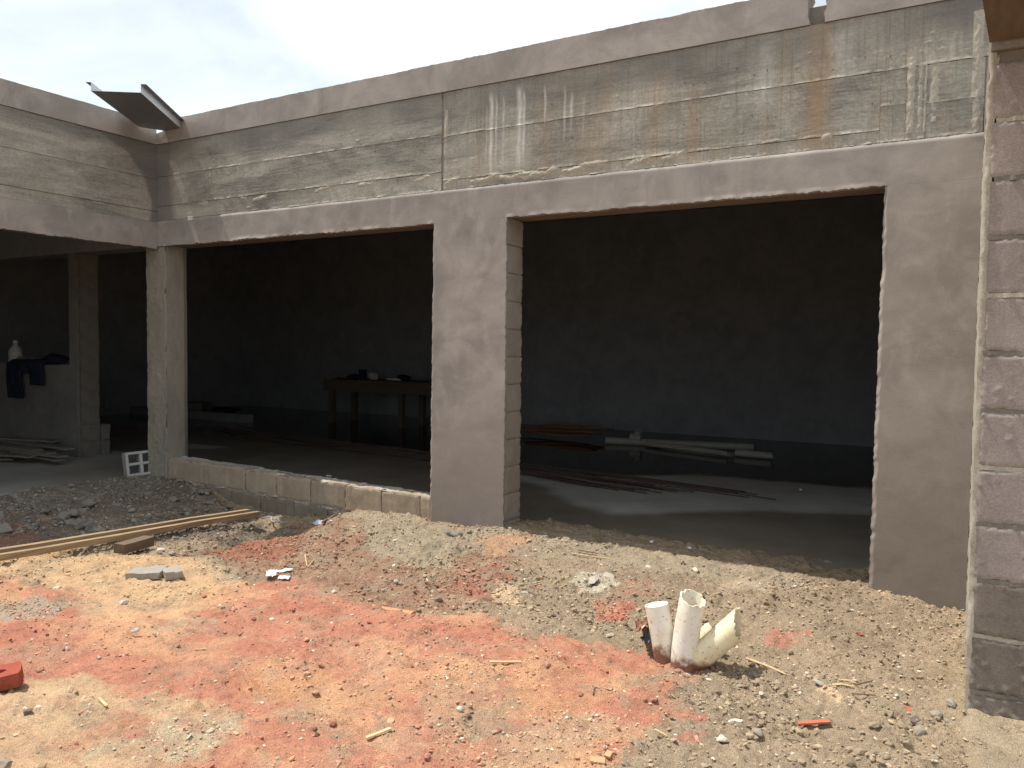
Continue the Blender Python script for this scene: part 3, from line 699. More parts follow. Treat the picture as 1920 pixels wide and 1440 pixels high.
for i, (z0, z1) in enumerate([(2.455, 2.553), (2.557, 2.855), (2.859, 3.178)]):
    me = sheet_mesh('formed_panel', lin(-6.2, -.001, .014), lin(z0, z1, .008), lpanel(.002+.003*(i % 2), [(z0+.002, .004), (z1-.002, .003)], 400+i), (-.02, 0, 0))
    co = np.empty(len(me.vertices)*3, np.float32); me.vertices.foreach_get('co', co); co = co.reshape(-1, 3).astype(float)
    y, z = co[:, 1], co[:, 2]
    # damp patch running down from the spout in the corner
    lim = np.interp(z, [2.2, 2.6, 2.9, 3.05, 3.18], [-.10, -.07, -.16, -.30, -.62])+.03*fbm(y*9, z*9, 410, 3)
    damp = sstep(-.03, .03, y-lim)*.95
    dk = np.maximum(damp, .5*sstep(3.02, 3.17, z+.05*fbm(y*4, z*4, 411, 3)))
    color_attr(me, 'stain_shade', np.stack([y*0, .25*np.clip(fbm(y*3, z*6, 412, 3), 0, 1), dk], 1))
    link('formed_panel', me, FORM, lbeam)
def lband(u, v):
    lowd = np.clip(1-(v-2.205)/.06, 0, 1)
    j = lowd*(.011*fbm(u*7, u*0, 372, 6, .78)+.004*vn(u*60, u*0, 373))
    return np.stack([.016+wave(u, v, 370), u, v+j], 1)
link('plaster_band', sheet_mesh('plaster_band', lin(-6.2, -.018, .014), lin(2.205, 2.452, .01), lband, (-.05, 0, 0)), PL, wing)

# ------------------------------------------------------------------ inner half wall and pillar seen under the left wing
hw = thing('half_wall', 'plastered half wall with dark clothes over it under the left wing', 'wall', (-4.5, .58, 0))
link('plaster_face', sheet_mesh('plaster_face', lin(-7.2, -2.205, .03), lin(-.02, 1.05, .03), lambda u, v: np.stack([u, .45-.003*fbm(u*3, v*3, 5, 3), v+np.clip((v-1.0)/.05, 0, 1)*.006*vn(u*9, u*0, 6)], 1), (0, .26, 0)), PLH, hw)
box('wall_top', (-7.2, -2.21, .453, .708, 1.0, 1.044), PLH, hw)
ip = thing('inner_pillar', 'narrow block pillar at the end of the half wall under the left wing', 'pillar', (-2.13, .58, 0))
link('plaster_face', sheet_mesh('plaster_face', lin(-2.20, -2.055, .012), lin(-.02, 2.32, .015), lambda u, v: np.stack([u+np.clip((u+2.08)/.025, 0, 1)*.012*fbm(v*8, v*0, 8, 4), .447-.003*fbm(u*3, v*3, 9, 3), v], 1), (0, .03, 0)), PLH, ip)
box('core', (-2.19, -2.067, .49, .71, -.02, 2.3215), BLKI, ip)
for i in range(12):
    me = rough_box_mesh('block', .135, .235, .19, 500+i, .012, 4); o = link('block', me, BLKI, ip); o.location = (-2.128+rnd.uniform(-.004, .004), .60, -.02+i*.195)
for i in range(2):
    me = rough_box_mesh('block', .16, .1, .19, 520+i, .015, 4); o = link('block', me, BLKI, ip); o.location = (-2.12, .775, -.02+i*.19)
tag(box('inner_lintel', (-7.2, -.25, .455, .705, 2.322, 2.75), PLD), 'dim lintel above the half wall inside the left wing', 'lintel')

# ------------------------------------------------------------------ low block wall between the corner column and the middle pillar
lw = thing('low_block_wall', 'low wall of rough concrete blocks between corner column and middle pillar', 'wall', (1.7, .1, -.1))
def lw_block(x0, x1, z0, z1, seed, mat=BLK):
    def f(u, v):
        d = np.minimum(np.minimum(u-x0, x1-u), np.minimum(v-z0, z1-v))
        e = .008*sstep(.011, 0, d)*np.clip(.6+vn(u*40, v*40, seed), .1, 1.5)
        drip = .006*np.clip(vn(u*38, v*2, seed+2)-.35, 0, 1)
        top = np.clip((v-(z1-.03))/.03, 0, 1)*.012*fbm(u*18, u*0, seed+3, 3)
        return np.stack([u, -.002-(.004*fbm(u*9, v*9, seed, 4)+drip-e), v+top], 1)
    link('block', sheet_mesh('block', lin(x0, x1, .011), lin(z0, z1, .011), f, (0, .06, 0)), mat, lw)
JX = [.115, 1.172, 1.552, 1.955, 2.338, 2.715, 3.094, 3.208]
for i in range(len(JX)-1):
    xm = (JX[i]+JX[i+1])/2; zt = np.interp(xm, [.36, 1.55, 3.1], [.215, .187, .160]); zb = np.interp(xm, [.44, 1.56, 2.33, 3.1], [.01, -.004, -.036, -.045])
    lw_block(JX[i]+.004, JX[i+1]-.004, zb+.004, zt, 600+i, BLKW)
    lw_block(max(.115, JX[i]-.19)+.004, JX[i+1]-.19-.004, zb-.20, zb-.008, 640+i, BLKL)
# bed of the top course with open cells, and mortar squeezed from the joints
def lw_top():
    boxes = []
    for i in range(len(JX)-1):
        xm = (JX[i]+JX[i+1])/2; zt = float(np.interp(xm, [.36, 1.55, 3.1], [.207, .180, .153]))
        a, b = JX[i], JX[i+1]; boxes += [(a, b, .012, .045, -.25, zt), (a, b, .155, .188, -.25, zt)]
        if xm < 1.0 or b-a < .2: boxes += [(a, b, .045, .155, -.25, zt-.004)]
        else:
            for c in (a+.018, (a+b)/2, b-.018): boxes.append((c-.018, c+.018, .045, .155, -.25, zt-.003))
    multi_box('block_shells', boxes, BLK, lw)
    def f(u, v):
        zt = np.interp(u, [.36, 1.55, 3.1], [.209, .182, .155])
        cell = np.clip(vn(u*6.5+.3, v*9, 8)+.35, 0, 1)
        return np.stack([u, v, zt+.012*fbm(u*16, v*16, 7, 4, .6)-.10*sstep(.62, .9, cell)*(u > 1.4)], 1)
    us, vs = lin(.12, 3.2, .011), lin(.002, .186, .011); U, V = np.meshgrid(us, vs)
    link('mortar_bed', mesh_np('mortar_bed', f(U.ravel(), V.ravel()), grid_faces(len(us), len(vs))), MORT, lw)
lw_top()
def f(u, v):
    zb = np.interp(u, [.44, 1.56, 2.33, 3.1], [.008, -.006, -.038, -.047]); lump = np.clip(.2+fbm(u*9, u*0, 660, 4, .7)*1.8, -.3, 1.4)
    return np.stack([u, -.004-.018*lump*np.exp(-((v-.012*vn(u*20, u*0, 661))/.010)**2)+.012, zb+v], 1)
link('mortar_joint', sheet_mesh('mortar_joint', lin(.2, 3.18, .009), lin(-.018, .018, .005), f, (0, .03, 0)), MORT, lw)

# ------------------------------------------------------------------ block wall at the right edge, with return and roof slab
bw = thing('block_wall', 'tall concrete block wall end at the right edge beside the wide plastered pillar', 'wall', (7.1, -1.5, 0))
PY = -1.623
for i in range(13):
    z0 = -.105+.2025*i; z1 = z0+.187
    if z0 > 2.3: break
    z1 = min(z1, 2.345); split = 6.93 if i % 2 else 7.13
    for j, (a, b) in enumerate(((6.742, split), (split+.01, 7.55))):
        def f(u, v, a=a, b=b, z0=z0, z1=z1, s=700+i*3+j):
            d = np.minimum(np.minimum(u-a, b-u), np.minimum(v-z0, z1-v))
            e = .008*sstep(.007, 0, d)*np.clip(.6+vn(u*70, v*70, s), .1, 1.4)
            low = np.clip(1-(v-.0)/.5, 0, 1)
            sp = np.clip(fbm(u*48, v*48, s+5, 3)-.60+.38*low, 0, 1)*.028+.016*np.clip(vn(u*70, v*70, s+6)-.90, 0, 1)*6*.3
            return np.stack([u+.002*np.clip(1-(u-a)/.02, 0, 1)*vn(v*40, v*0, s), PY-(.0013*fbm(u*9, v*9, s, 4)+sp-e), v], 1)
        st = .0085 if j == 0 else .03
        link('block', sheet_mesh('block', lin(a, b, st), lin(z0, z1, st), f, (0, .05, 0)), BLKD if i < 3 else BLKP, bw)
box('wall_core', (6.745, 7.55, PY+.009, -.02, -.3, 2.35), MORTD, bw)
def f(u, v):   # plastered left side of the return, u = y
    return np.stack([6.738-(.004*fbm(u*5, v*5, 790, 4, .6)+.004*vn(u*30, v*30, 791))+.010*np.clip((u-PY-.02)/1.6, 0, 1)*0, u, v], 1)
us, vs = lin(-.016, PY+.006, .014), lin(-.25, 2.34, .014)
link('plaster_return', sheet_mesh('plaster_return', us, vs, f, (.02, 0, 0)), MORT, bw)
def f(u, v):   # bead of mortar hanging on the front edge
    am = np.clip(.45+1.1*fbm(v*6, v*0, 795, 4, .65), 0, 1.5)
    return np.stack([6.736+u+.006*vn(v*22, v*0, 797)*am, PY-.002-.011*am*np.clip(1-(np.abs(u-.002)/.014)**2, 0, 1)+.006, v], 1)
link('mortar_bead', sheet_mesh('mortar_bead', lin(-.006, .018, .003), lin(-.02, 2.35, .01), f, (0, .03, 0)), MORT, bw)
for i in range(11):   # raked joints with crumbs of mortar
    z0 = -.105+.2025*i+.1945
    def f(u, v, i=i, z0=z0): return np.stack([u, PY+.006-.018*np.clip(fbm(u*22, v*0+i, 800+i, 4, .7)+.02, 0, 1), z0+v], 1)
    link('mortar_joint', sheet_mesh('mortar_joint', lin(6.745, 7.5, .012), lin(-.008, .008, .004), f, (0, .03, 0)), MORT if i % 3 == 1 else MORTD, bw)
def slab():
    k = .0
    V = [(6.672, -2.5, 2.372), (6.729, -1.66, 2.372), (7.6, -1.64, 2.372), (7.6, -2.5, 2.372)]
    V += [(x, y, z+.22) for x, y, z in V]
    Q = [(0, 1, 2, 3), (4, 7, 6, 5), (0, 4, 5, 1), (1, 5, 6, 2), (2, 6, 7, 3), (3, 7, 4, 0)]
    link('soffit_board', mesh_np('soffit_board', V, Q, smooth=False), WOODB, bw)
    box('roof_slab', (6.735, 7.6, -1.638, .0, 2.352, 2.6), MORTD, bw)
slab()
def f(u, v):
    return np.stack([u+.03*vn(v*4, v*0, 820)*np.clip(1-(u-6.75)/.08, 0, 1), v, .018+.016*fbm(u*7, v*7, 821, 4, .65)+.006*vn(u*60, v*60, 822)-.03*np.clip(1-(u-6.74)/.03, 0, 1)], 1)
us, vs = lin(6.735, 7.6, .014), lin(-2.6, -1.62, .014)
me = sheet_mesh('footing', us, vs, f, (0, 0, -.2)); co = np.empty(len(me.vertices)*3, np.float32); me.vertices.foreach_get('co', co); co = co.reshape(-1, 3).astype(float)
color_attr(me, 'soil', np.array((.40, .315, .215))*(1+.25*fbm(co[:, 0]*6, co[:, 1]*6, 823, 4))[:, None]); link('footing', me, SOIL, bw)

# ------------------------------------------------------------------ metal spout in the corner
sp = thing('metal_spout', 'galvanised sheet metal gutter spout jutting from the corner of the parapet', 'gutter', (.35, -.35, 3.29))
A0, A1 = Vector(onZ(230, 215, 3.285)), Vector(onZ(326, 230, 3.285)); B0, B1 = Vector(onZ(171, 170.6, 3.272)), Vector(onZ(264, 174, 3.272))
dv = (A0-B0).normalized(); A0 = A0+dv*.42; A1 = A1+dv*.42
upv = Vector((0, 0, 1)); side = (B1-B0).normalized()
def plate(name, pts, n, t=.002, mat=None):
    pts = [Vector(p) for p in pts]; n = Vector(n).normalized()*t
    V = pts+[p+n for p in pts]; link(name, mesh_np(name, V, [(3, 2, 1, 0), (4, 5, 6, 7), (0, 1, 5, 4), (1, 2, 6, 5), (2, 3, 7, 6), (3, 0, 4, 7)], smooth=False), mat or GALV, sp)
h = upv*.066; fl = side*.042
plate('trough', [A0, A1, B1, B0], upv)
plate('side', [A0, B0, B0+h, A0+h], -side, mat=GALV_LIT); plate('side', [A1, B1, B1+h, A1+h], side, mat=GALV_LIT)
plate('flange', [A0+h, B0+h, B0+h-fl, A0+h-fl], upv); plate('flange', [A1+h, B1+h, B1+h+fl, A1+h+fl], upv)
box('corner_mortar', (-.2, -.004, -.42, -.002, 3.292, 3.31), MORTD, wing)

# ------------------------------------------------------------------ small shapes for debris
def stone_base(seed, sub=1):
    import bmesh
    bm = bmesh.new(); bmesh.ops.create_icosphere(bm, subdivisions=sub, radius=1)
    V = np.array([v.co[:] for v in bm.verts]); T = np.array([[v.index for v in f.verts] for f in bm.faces]); bm.free()
    r = np.random.default_rng(seed)
    for _ in range(9):                       # chop facets off
        n = r.normal(size=3); n /= np.linalg.norm(n); d = r.uniform(.5, .85); s = V@n
        V = V-np.outer(np.clip(s-d, 0, None), n)
    V = V*(1+.06*r.normal(size=(len(V), 1)))
    return V, T
STB = [stone_base(900+i, 1) for i in range(10)]
STM = {}
def stone_obj(name, loc, size, mat, label, cat, group, flat=.6, sub=2, parent=None):
    key = (rnd.randrange(8), mat.name)
    if key not in STM:
        V, T = stone_base(940+key[0], 2); me = mesh_np(name, V, tris=T, smooth=False); me.materials.append(mat); STM[key] = me
    o = bpy.data.objects.new(name, STM[key]); COL.objects.link(o)
    o.location = loc; o.scale = (size, size*rnd.uniform(.6, .95), size*flat*rnd.uniform(.75, 1.2)); o.rotation_euler = (rnd.uniform(-.3, .3), rnd.uniform(-.3, .3), rnd.uniform(0, 6.3))
    return tag(o, label, cat, group)
def gravel(name, n, region, smin, smax, label, colf, seed):
    r = np.random.default_rng(seed)
    x = []; y = []
    while len(x) < n:
        X = r.uniform(-.5, 7.3, 4*n); Y = r.uniform(-3.9, .12, 4*n); k = inview(X, Y); X = X[k]; Y = Y[k]
        keep = region(X, Y, r); x += list(X[keep]); y += list(Y[keep])
    x = np.array(x[:n]); y = np.array(y[:n]); z = gz(x, y)
    s = smin*(smax/smin)**(r.uniform(0, 1, n)**2.2)
    VV = []; TT = []; CC = []; off = 0; base = colf(x, y, r)
    th = r.uniform(0, 6.28, n); fl = r.uniform(.35, .7, n); asp = r.uniform(.55, .95, n); tl = .25*r.normal(size=n)
    for j, (V, T) in enumerate(STB):
        k = np.arange(j, n, len(STB)); S = s[k][:, None]
        px, py, pz = V[None, :, 0]*S, V[None, :, 1]*S*asp[k][:, None], V[None, :, 2]*S*fl[k][:, None]
        c, sn = np.cos(th[k])[:, None], np.sin(th[k])[:, None]
        P = np.stack([px*c-py*sn+x[k][:, None], px*sn+py*c+y[k][:, None], pz+tl[k][:, None]*px+(z[k]+s[k]*.15)[:, None]], 2)
        VV.append(P.reshape(-1, 3)); TT.append((T[None]+(np.arange(len(k))*len(V))[:, None, None]+off).reshape(-1, 3)); off += len(k)*len(V)
        CC.append(np.repeat(base[k], len(V), 0))
    me = mesh_np(name, np.concatenate(VV), tris=np.concatenate(TT), smooth=False); color_attr(me, 'soil', np.concatenate(CC))
    tag(link(name, me, GRAV), label, None, kind='stuff')
def inview(X, Y):
    d = np.stack([X-CAM[0], Y-CAM[1], np.full_like(X, -CAM[2])], 1); a = d@RX; b = d@RD; c = d@RF
    return (c > .5) & (np.abs(a/c*FPX) < 1050) & (b/c*FPX < 800)
def reg_main(X, Y, r):
    _, mk = soil_color(X, Y); red = np.clip(mk[0]+mk[1]*.5, 0, 1); tan = np.maximum(mk[5], mk[6])
    gr = np.maximum.reduce([mk[i] for i in (10, 11, 12, 13, 14, 15)])
    dens = np.clip(.13+.60*(1-red)-.35*tan+gr*2.2, .1, 1)*np.clip(.55+.9*fbm(X*2.5, Y*2.5, 55, 3), .1, 1)
    return inview(X, Y) & (r.uniform(0, 1, len(X)) < dens) & (Y < .06)
def col_main(x, y, r):
    C, _ = soil_color(x, y); g = C*r.uniform(.6, 1.5, (len(x), 1)); pale = (r.uniform(0, 1, len(x)) < .10)[:, None]
    g = np.where(pale, np.array((.55, .48, .37))*r.uniform(.8, 1.2, (len(x), 1)), g); return np.clip(g, .03, .8)
gravel('gravel', 42000, reg_main, .0026, .012, 'loose grit and small gravel strewn over the dirt yard', col_main, 31)
def reg_clod(X, Y, r):
    _, mk = soil_color(X, Y); red = np.clip(mk[0]*1.1, 0, 1); tan = np.maximum(mk[5], mk[6])
    dens = np.clip(.05+.95*(1-red)-.75*tan, .04, 1)*np.clip(.3+1.6*fbm(X*2.2, Y*2.2, 57, 4), .03, 1)
    return inview(X, Y) & (r.uniform(0, 1, len(X)) < dens) & (Y < .04)
def col_clod(x, y, r):
    C, _ = soil_color(x, y); return np.clip(C*r.uniform(.75, 1.3, (len(x), 1)), .03, .8)
gravel('earth_clods', 9000, reg_clod, .006, .024, 'crumbly clods of dry earth and cement over the yard', col_clod, 32)
def reg_rub(X, Y, r):
    m = poly_mask(X, Y, poly_px([(-200, 935), (150, 890), (330, 890), (470, 945), (430, 975), (200, 1000), (-200, 1030)]), .08)
    return inview(X, Y) & (r.uniform(0, 1, len(X)) < m)
def col_rub(x, y, r): return np.array((.24, .215, .185))*r.uniform(.6, 1.5, (len(x), 1))
gravel('rubble', 2200, reg_rub, .006, .028, 'fine grey mortar rubble in the shade beside the left wing', col_rub, 33)

# ------------------------------------------------------------------ timbers, loose blocks, brick
def plank_between(name, p, q, wdt, hgt, mat, label=None, cat=None, group=None, parent=None):
    p, q = Vector(p), Vector(q); d = (q-p); L = d.length; d.normalize(); s = d.cross(Vector((0, 0, 1))).normalized(); n = s.cross(d)
    V = []; N = 6
    for i in range(N+1):
        c = p+d*(L*i/N)+n*(min(.004, L*.004)*math.sin(i*1.7))
        for a, b in ((-1, 0), (1, 0), (1, 1), (-1, 1)): V.append(c+s*(a*wdt/2*(1+rnd.uniform(-.02, .02)))+n*(b*hgt*(1+rnd.uniform(-.02, .02))))
    Q = [(3, 2, 1, 0), tuple(N*4+k for k in (0, 1, 2, 3))]
    for i in range(N):
        for k in range(4): Q.append((i*4+k, i*4+(k+1) % 4, (i+1)*4+(k+1) % 4, (i+1)*4+k))
    o = link(name, mesh_np(name, V, Q, smooth=False), mat, parent)
    return tag(o, label, cat, group) if label else o
e1 = Vector(onZ(484, 967, -.055)); e0 = Vector(onZ(0, 1050, .055)); dd = (e0-e1).normalized(); sd = dd.cross(Vector((0, 0, 1))).normalized()
if sd.x < 0: sd = -sd
plank_between('timber', e1, e0+dd*1.6, .045, .036, WOOD, 'long pale timber lying nearest in the pair beside the gully', 'timber', 'timbers by the gully')
plank_between('timber', e1-sd*.085+dd*.02+Vector((0, 0, .016)), e0+dd*1.5-sd*.09+Vector((0, 0, .02)), .045, .03, WOOD, 'long pale timber lying farther in the pair, nearer the left wing', 'timber', 'timbers by the gully')
b0 = gpt(232, 1036)
o = link('timber_offcut', rough_box_mesh('timber_offcut', .09, .24, .06, 3, .003, 2), WOODB); o.location = Vector(onZ(252, 1030, -.01)); o.rotation_euler = (0, 0, .15); tag(o, 'short brown timber offcut propping up the two long timbers', 'timber')

def hollow_block():
    wd, ht, dp, t = .275, .235, .15, .026
    boxes = [(-wd/2, -wd/2+t, 0, dp, 0, ht), (wd/2-t, wd/2, 0, dp, 0, ht), (-wd/2+t, wd/2-t, 0, dp, 0, t), (-wd/2+t, wd/2-t, 0, dp, ht-t, ht),
             (-t*.55, t*.55, .001, dp, t, ht-t), (-wd/2+t, -t*.55, .001, dp, ht/2-t/2, ht/2+t/2), (t*.55, wd/2-t, .001, dp, ht/2-t/2, ht/2+t/2)]
    VV, QQ = [], []
    for b in boxes:
        V, Q = box_np(*b); QQ += [tuple(i+len(VV) for i in q) for q in Q]; VV += V
    o = link('hollow_block', mesh_np('hollow_block', VV, QQ, smooth=False), WHBLK)
    o.location = onZ(268, 891, .035); o.rotation_euler = (math.radians(-9), math.radians(-3), math.radians(68))
    md = o.modifiers.new('bevel', 'BEVEL'); md.width = .004; md.segments = 2
    tag(o, 'pale hollow block with four square holes leaning on the corner column', 'block')
hollow_block()
for (u, v, s, rz, lab) in ((277, 1081, (.19, .12, .05), .5, 'grey broken concrete block half lying on tan sand before the timbers'), (324, 1080, (.095, .10, .05), 1.1, 'smaller grey concrete fragment right of the broken block half on sand')):
    p = gpt(u, v); o = link('block_fragment', rough_box_mesh('block_fragment', *s, int(u), .014, 4), BLK); o.location = p-Vector((0, 0, .008)); o.rotation_euler = (.06, -.05, rz); tag(o, lab, 'block fragment', 'broken block pieces')
def red_brick():
    br = thing('red_brick', 'smooth red brick with an oval hole at the left edge of the dirt', 'brick', (0, 0, 0))
    # solid brick with a slotted frog
    L, Wd, H = .23, .105, .055; N = 28
    outer = []; inner = []
    for i in range(N):
        t = 2*math.pi*i/N; c, s = math.cos(t), math.sin(t)
        k = 1/max(abs(c)/(L/2), abs(s)/(Wd/2)); outer.append((c*k, s*k)); inner.append((c*.055+(.012 if c > 0 else -.012), s*.02))
    V = [(x, y, H) for x, y in outer]+[(x, y, H) for x, y in inner]+[(x*.97, y*.95, H-.035) for x, y in inner]+[(x, y, 0) for x, y in outer]
    Q = []
    for i in range(N):
        j = (i+1) % N; Q += [(i, j, N+j, N+i), (N+i, N+j, 2*N+j, 2*N+i), (3*N+i, 3*N+j, j, i)]
    T = []
    c1 = len(V); V.append((0, 0, H-.035)); c2 = len(V); V.append((0, 0, 0))
    for i in range(N): j = (i+1) % N; T += [(c1, 2*N+i, 2*N+j), (c2, 3*N+j, 3*N+i)]
    o = link('brick_body', mesh_np('brick_body', V, Q, T, smooth=False), BRICKR, br)
    LOCS[br.name] = Vector((0, 0, 0)); p = gpt(14, 1300); br.location = p+Vector((-.075, -.03, .012)); br.rotation_euler = (math.radians(5), math.radians(-7), math.radians(58))
red_brick()

# ------------------------------------------------------------------ drain pipes
R_ = .052
def yp(u, v, y): return Vector(onY(u, v, y))
hollow_pipe('drain_pipe', [yp(1251, 1255, -1.66), yp(1243, 1195, -1.66), yp(1231, 1133, -1.66)], R_*.98, PVC, seed=3)
tag(bpy.context.scene.objects['drain_pipe'], 'white drain pipe cut clean, leftmost upright of the cluster in the dirt', 'pipe', 'drain pipes standing in the dirt')
p1c, p1d = yp(1233, 1143, -1.66), yp(1231.6, 1136, -1.66)
tube('pipe_cap', [p1c, p1d], R_*.95, PVCW, sc.objects['drain_pipe'], seg=24)
def arc(pts, n=14):   # smooth path through points
    P = [Vector(p) for p in pts]; out = []
    for i in range(len(P)-1):
        a = P[max(i-1, 0)]; b = P[i]; c = P[i+1]; d = P[min(i+2, len(P)-1)]
        for k in range(n):
            t = k/n; out.append(.5*((2*b)+(c-a)*t+(2*a-5*b+4*c-d)*t*t+(3*b-a-3*c+d)*t*t*t))
    out.append(P[-1]); return out
o = hollow_pipe('drain_pipe', [yp(1280, 1264, -1.69), yp(1284, 1215, -1.69), yp(1290, 1170, -1.685), yp(1299, 1122, -1.675)], R_*1.04, PVC, jag=.006, seed=5, slant=(-.010, .014, 0), seg=32, wall=.007)
tag(o, 'tallest white drain pipe with a torn, slanted top in the cluster', 'pipe', 'drain pipes standing in the dirt')
o = hollow_pipe('drain_pipe', arc([yp(1292, 1246, -1.64), yp(1306, 1236, -1.66), yp(1322, 1224, -1.67)], 5)+[yp(1345, 1204, -1.655), yp(1384, 1170, -1.615)], R_*1.02, PVCY, jag=.004, seed=8, slant=(-.01, .03, .045), seg=32, wall=.006)
tag(o, 'yellowed drain pipe leaning to the right with a jagged end', 'pipe', 'drain pipes standing in the dirt')
o = hollow_pipe('drain_pipe', [yp(1300, 1228, -1.55), yp(1322, 1196, -1.53), yp(1338, 1181, -1.51)], R_*.8, PVCY, jag=.008, seed=9)
tag(o, 'short cream pipe stub behind the leaning yellowed drain pipe', 'pipe', 'drain pipes standing in the dirt')
o = hollow_pipe('drain_pipe', [yp(1236, 1240, -1.60), yp(1226, 1205, -1.60), yp(1219, 1176, -1.60)], R_*.75, PVCD, jag=.012, seed=10)
tag(o, 'dirt covered brown pipe stub behind the leftmost white pipe', 'pipe', 'drain pipes standing in the dirt')
def crumple(name, loc, size, mat, label, cat, seed, flat=.6, group=None):
    n = 9; us = np.linspace(-1, 1, n); U, V = np.meshgrid(us, us); u = U.ravel(); v = V.ravel()
    P = np.stack([u*size[0]+.16*size[0]*vn(u*1.3, v*1.3, seed), v*size[1]+.16*size[1]*vn(u*1.3, v*1.3, seed+1), size[2]*(.5+.9*np.abs(vn(u*2.2, v*2.2, seed+2)))*(1-.5*np.maximum(np.abs(u), np.abs(v)))], 1)
    B = P.copy(); B[:, 2] -= .003; idx = np.arange(n*n).reshape(n, n); lp = np.concatenate([idx[0, :], idx[1:, -1], idx[-1, -2::-1], idx[-2:0:-1, 0]]); m = n*n
    Q = list(map(tuple, grid_faces(n, n)))+[tuple(q[::-1]) for q in grid_faces(n, n, m)]
    for i in range(len(lp)): a, b = lp[i], lp[(i+1) % len(lp)]; Q.append((b, a, m+a, m+b))
    o = link(name, mesh_np(name, np.concatenate([P, B]), Q, smooth=False), mat); o.location = loc; o.rotation_euler = (0, 0, rnd.uniform(0, 3)); return tag(o, label, cat, group)
o = crumple('plastic_scrap', yp(1207, 1178, -1.64)-Vector((0, 0, .03)), (.035, .03, .10), BROWNP, 'crumpled brown plastic stuck to the leftmost drain pipe', 'plastic scrap', 11)
o = crumple('plastic_scrap', yp(1217, 1196, -1.66)-Vector((0, 0, .03)), (.03, .025, .06), BLACKP, 'scrap of black plastic under the brown plastic by the pipes', 'plastic scrap', 12)
p0 = gpt(634, 1113); p1_ = gpt(776, 1151)
tube('orange_conduit', [p0+Vector((0, 0, -.024)), (p0+p1_)/2+Vector((0, 0, -.030)), p1_+Vector((0, 0, -.008))], .021, ORPIPE, seg=12)
tag(sc.objects['orange_conduit'], 'orange conduit half buried in the red dirt', 'pipe')

# ------------------------------------------------------------------ litter one can pick out
def stick(u0, v0, u1, v1, r, mat, name, label, cat, lift=.004, flatw=0, group=None):
    a, b = gpt(u0, v0), gpt(u1, v1); a.z += lift; b.z += lift; m = (a+b)/2+Vector((rnd.uniform(-.004, .004), rnd.uniform(-.004, .004), .002))
    m.z = max(m.z, float(gz(m.x, m.y)[0])+lift*.6)
    if flatw: o = plank_between(name, a, b, flatw, max(.004, r), mat, label, cat, group)
    else: o = tag(tube(name, [a, m, b], r, mat, seg=6, rs=[r, r*1.1, r*.7]), label, cat, group)
    return o
WS = 'wood scraps on the dirt'
stick(917, 1246, 977, 1246, .006, STRAW, 'wood_splinter', 'pale flat wood strip lying level on red soil left of the pipes', 'wood scrap', .008, .013, WS)
stick(1071, 1042, 1143, 1052, .006, STRAW, 'wood_splinter', 'pale straight stick on cement dust before the right opening', 'wood scrap', .010, .010, WS)
stick(1083, 1033, 1122, 1040, .004, TWIG, 'wood_splinter', 'short dark stick just behind the pale straight stick', 'wood scrap', .006, .008, WS)
stick(1400, 1237, 1474, 1267, .0045, STRAW, 'wood_splinter', 'thin tan stick lying to the right of the leaning pipe', 'wood scrap', .006, 0, WS)
stick(1560, 1287, 1600, 1290, .004, STRAW, 'wood_splinter', 'thicker pale twig in the crossed pair near the pale patch', 'wood scrap', .006, 0, WS)
stick(1572, 1277, 1610, 1286, .003, STRAW, 'wood_splinter', 'thin pale twig crossing the thicker one near the pale patch', 'wood scrap', .006, 0, WS)
stick(1603, 1287, 1636, 1279, .003, TWIG, 'wood_splinter', 'brown twig right of the crossed pale twigs', 'wood scrap', .005, 0, WS)
stick(1597, 1303, 1642, 1306, .0025, TWIG, 'wood_splinter', 'fine brown twig below the crossed pale twigs', 'wood scrap', .005, 0, WS)
stick(687, 1389, 733, 1371, .005, STRAW, 'wood_splinter', 'tapered pale wood chip on red soil at the bottom of the picture', 'wood scrap', .008, .014, WS)
stick(572, 1042, 576, 1064, .004, STRAW, 'wood_splinter', 'left stick of the V shaped pair of pale sticks', 'wood scrap', .008, 0, WS)
stick(577, 1065, 592, 1047, .003, STRAW, 'wood_splinter', 'right stick of the V shaped pair of pale sticks', 'wood scrap', .006, 0, WS)
stick(579, 971, 602, 953, .012, WOOD, 'wood_splinter', 'light brown wood offcut leaning by the low block wall', 'wood scrap', .012, .022, WS)
stick(590, 968, 613, 957, .010, WOODB, 'wood_splinter', 'brown wood sliver right of the light offcut by the low wall', 'wood scrap', .008, .014, WS)
stick(605, 984, 630, 970, .012, WOODB, 'wood_splinter', 'dark brown wood offcut between the pale blue rags', 'wood scrap', .014, .018, WS)
stick(185, 1313, 200, 1328, .005, STRAW, 'wood_splinter', 'pale wood chip on tan sand right of the red brick', 'wood scrap', .006, .010, WS)
stick(365, 1219, 395, 1217, .002, STRAW, 'wood_splinter', 'thin straw on the red soil in the left half', 'wood scrap', .003, 0, WS)
stick(797, 1080, 802, 1094, .003, STRAW, 'wood_splinter', 'small upright pale chip on brown soil below the middle pillar', 'wood scrap', .006, .008, WS)
stick(1035, 1099, 1058, 1084, .0025, STRAW, 'wood_splinter', 'thin pale twig beside the orange leaf shaped shard', 'wood scrap', .005, 0, WS)
stick(1227, 1372, 1250, 1384, .003, STRAW, 'leaf_scrap', 'yellow dry leaf on grey grit below the pipes', 'leaf', .006, .012)
stick(455, 1015, 472, 1028, .0025, STRAW, 'wood_splinter', 'thin pale stick in the shaded corner of the gully', 'wood scrap', .006, 0, WS)
stick(1450, 1385, 1500, 1392, .002, TWIG, 'wood_splinter', 'curved dark root below the red tile shard', 'wood scrap', .004, 0, WS)
a, b, c = gpt(1112, 1304), gpt(1115, 1293), gpt(1149, 1297)
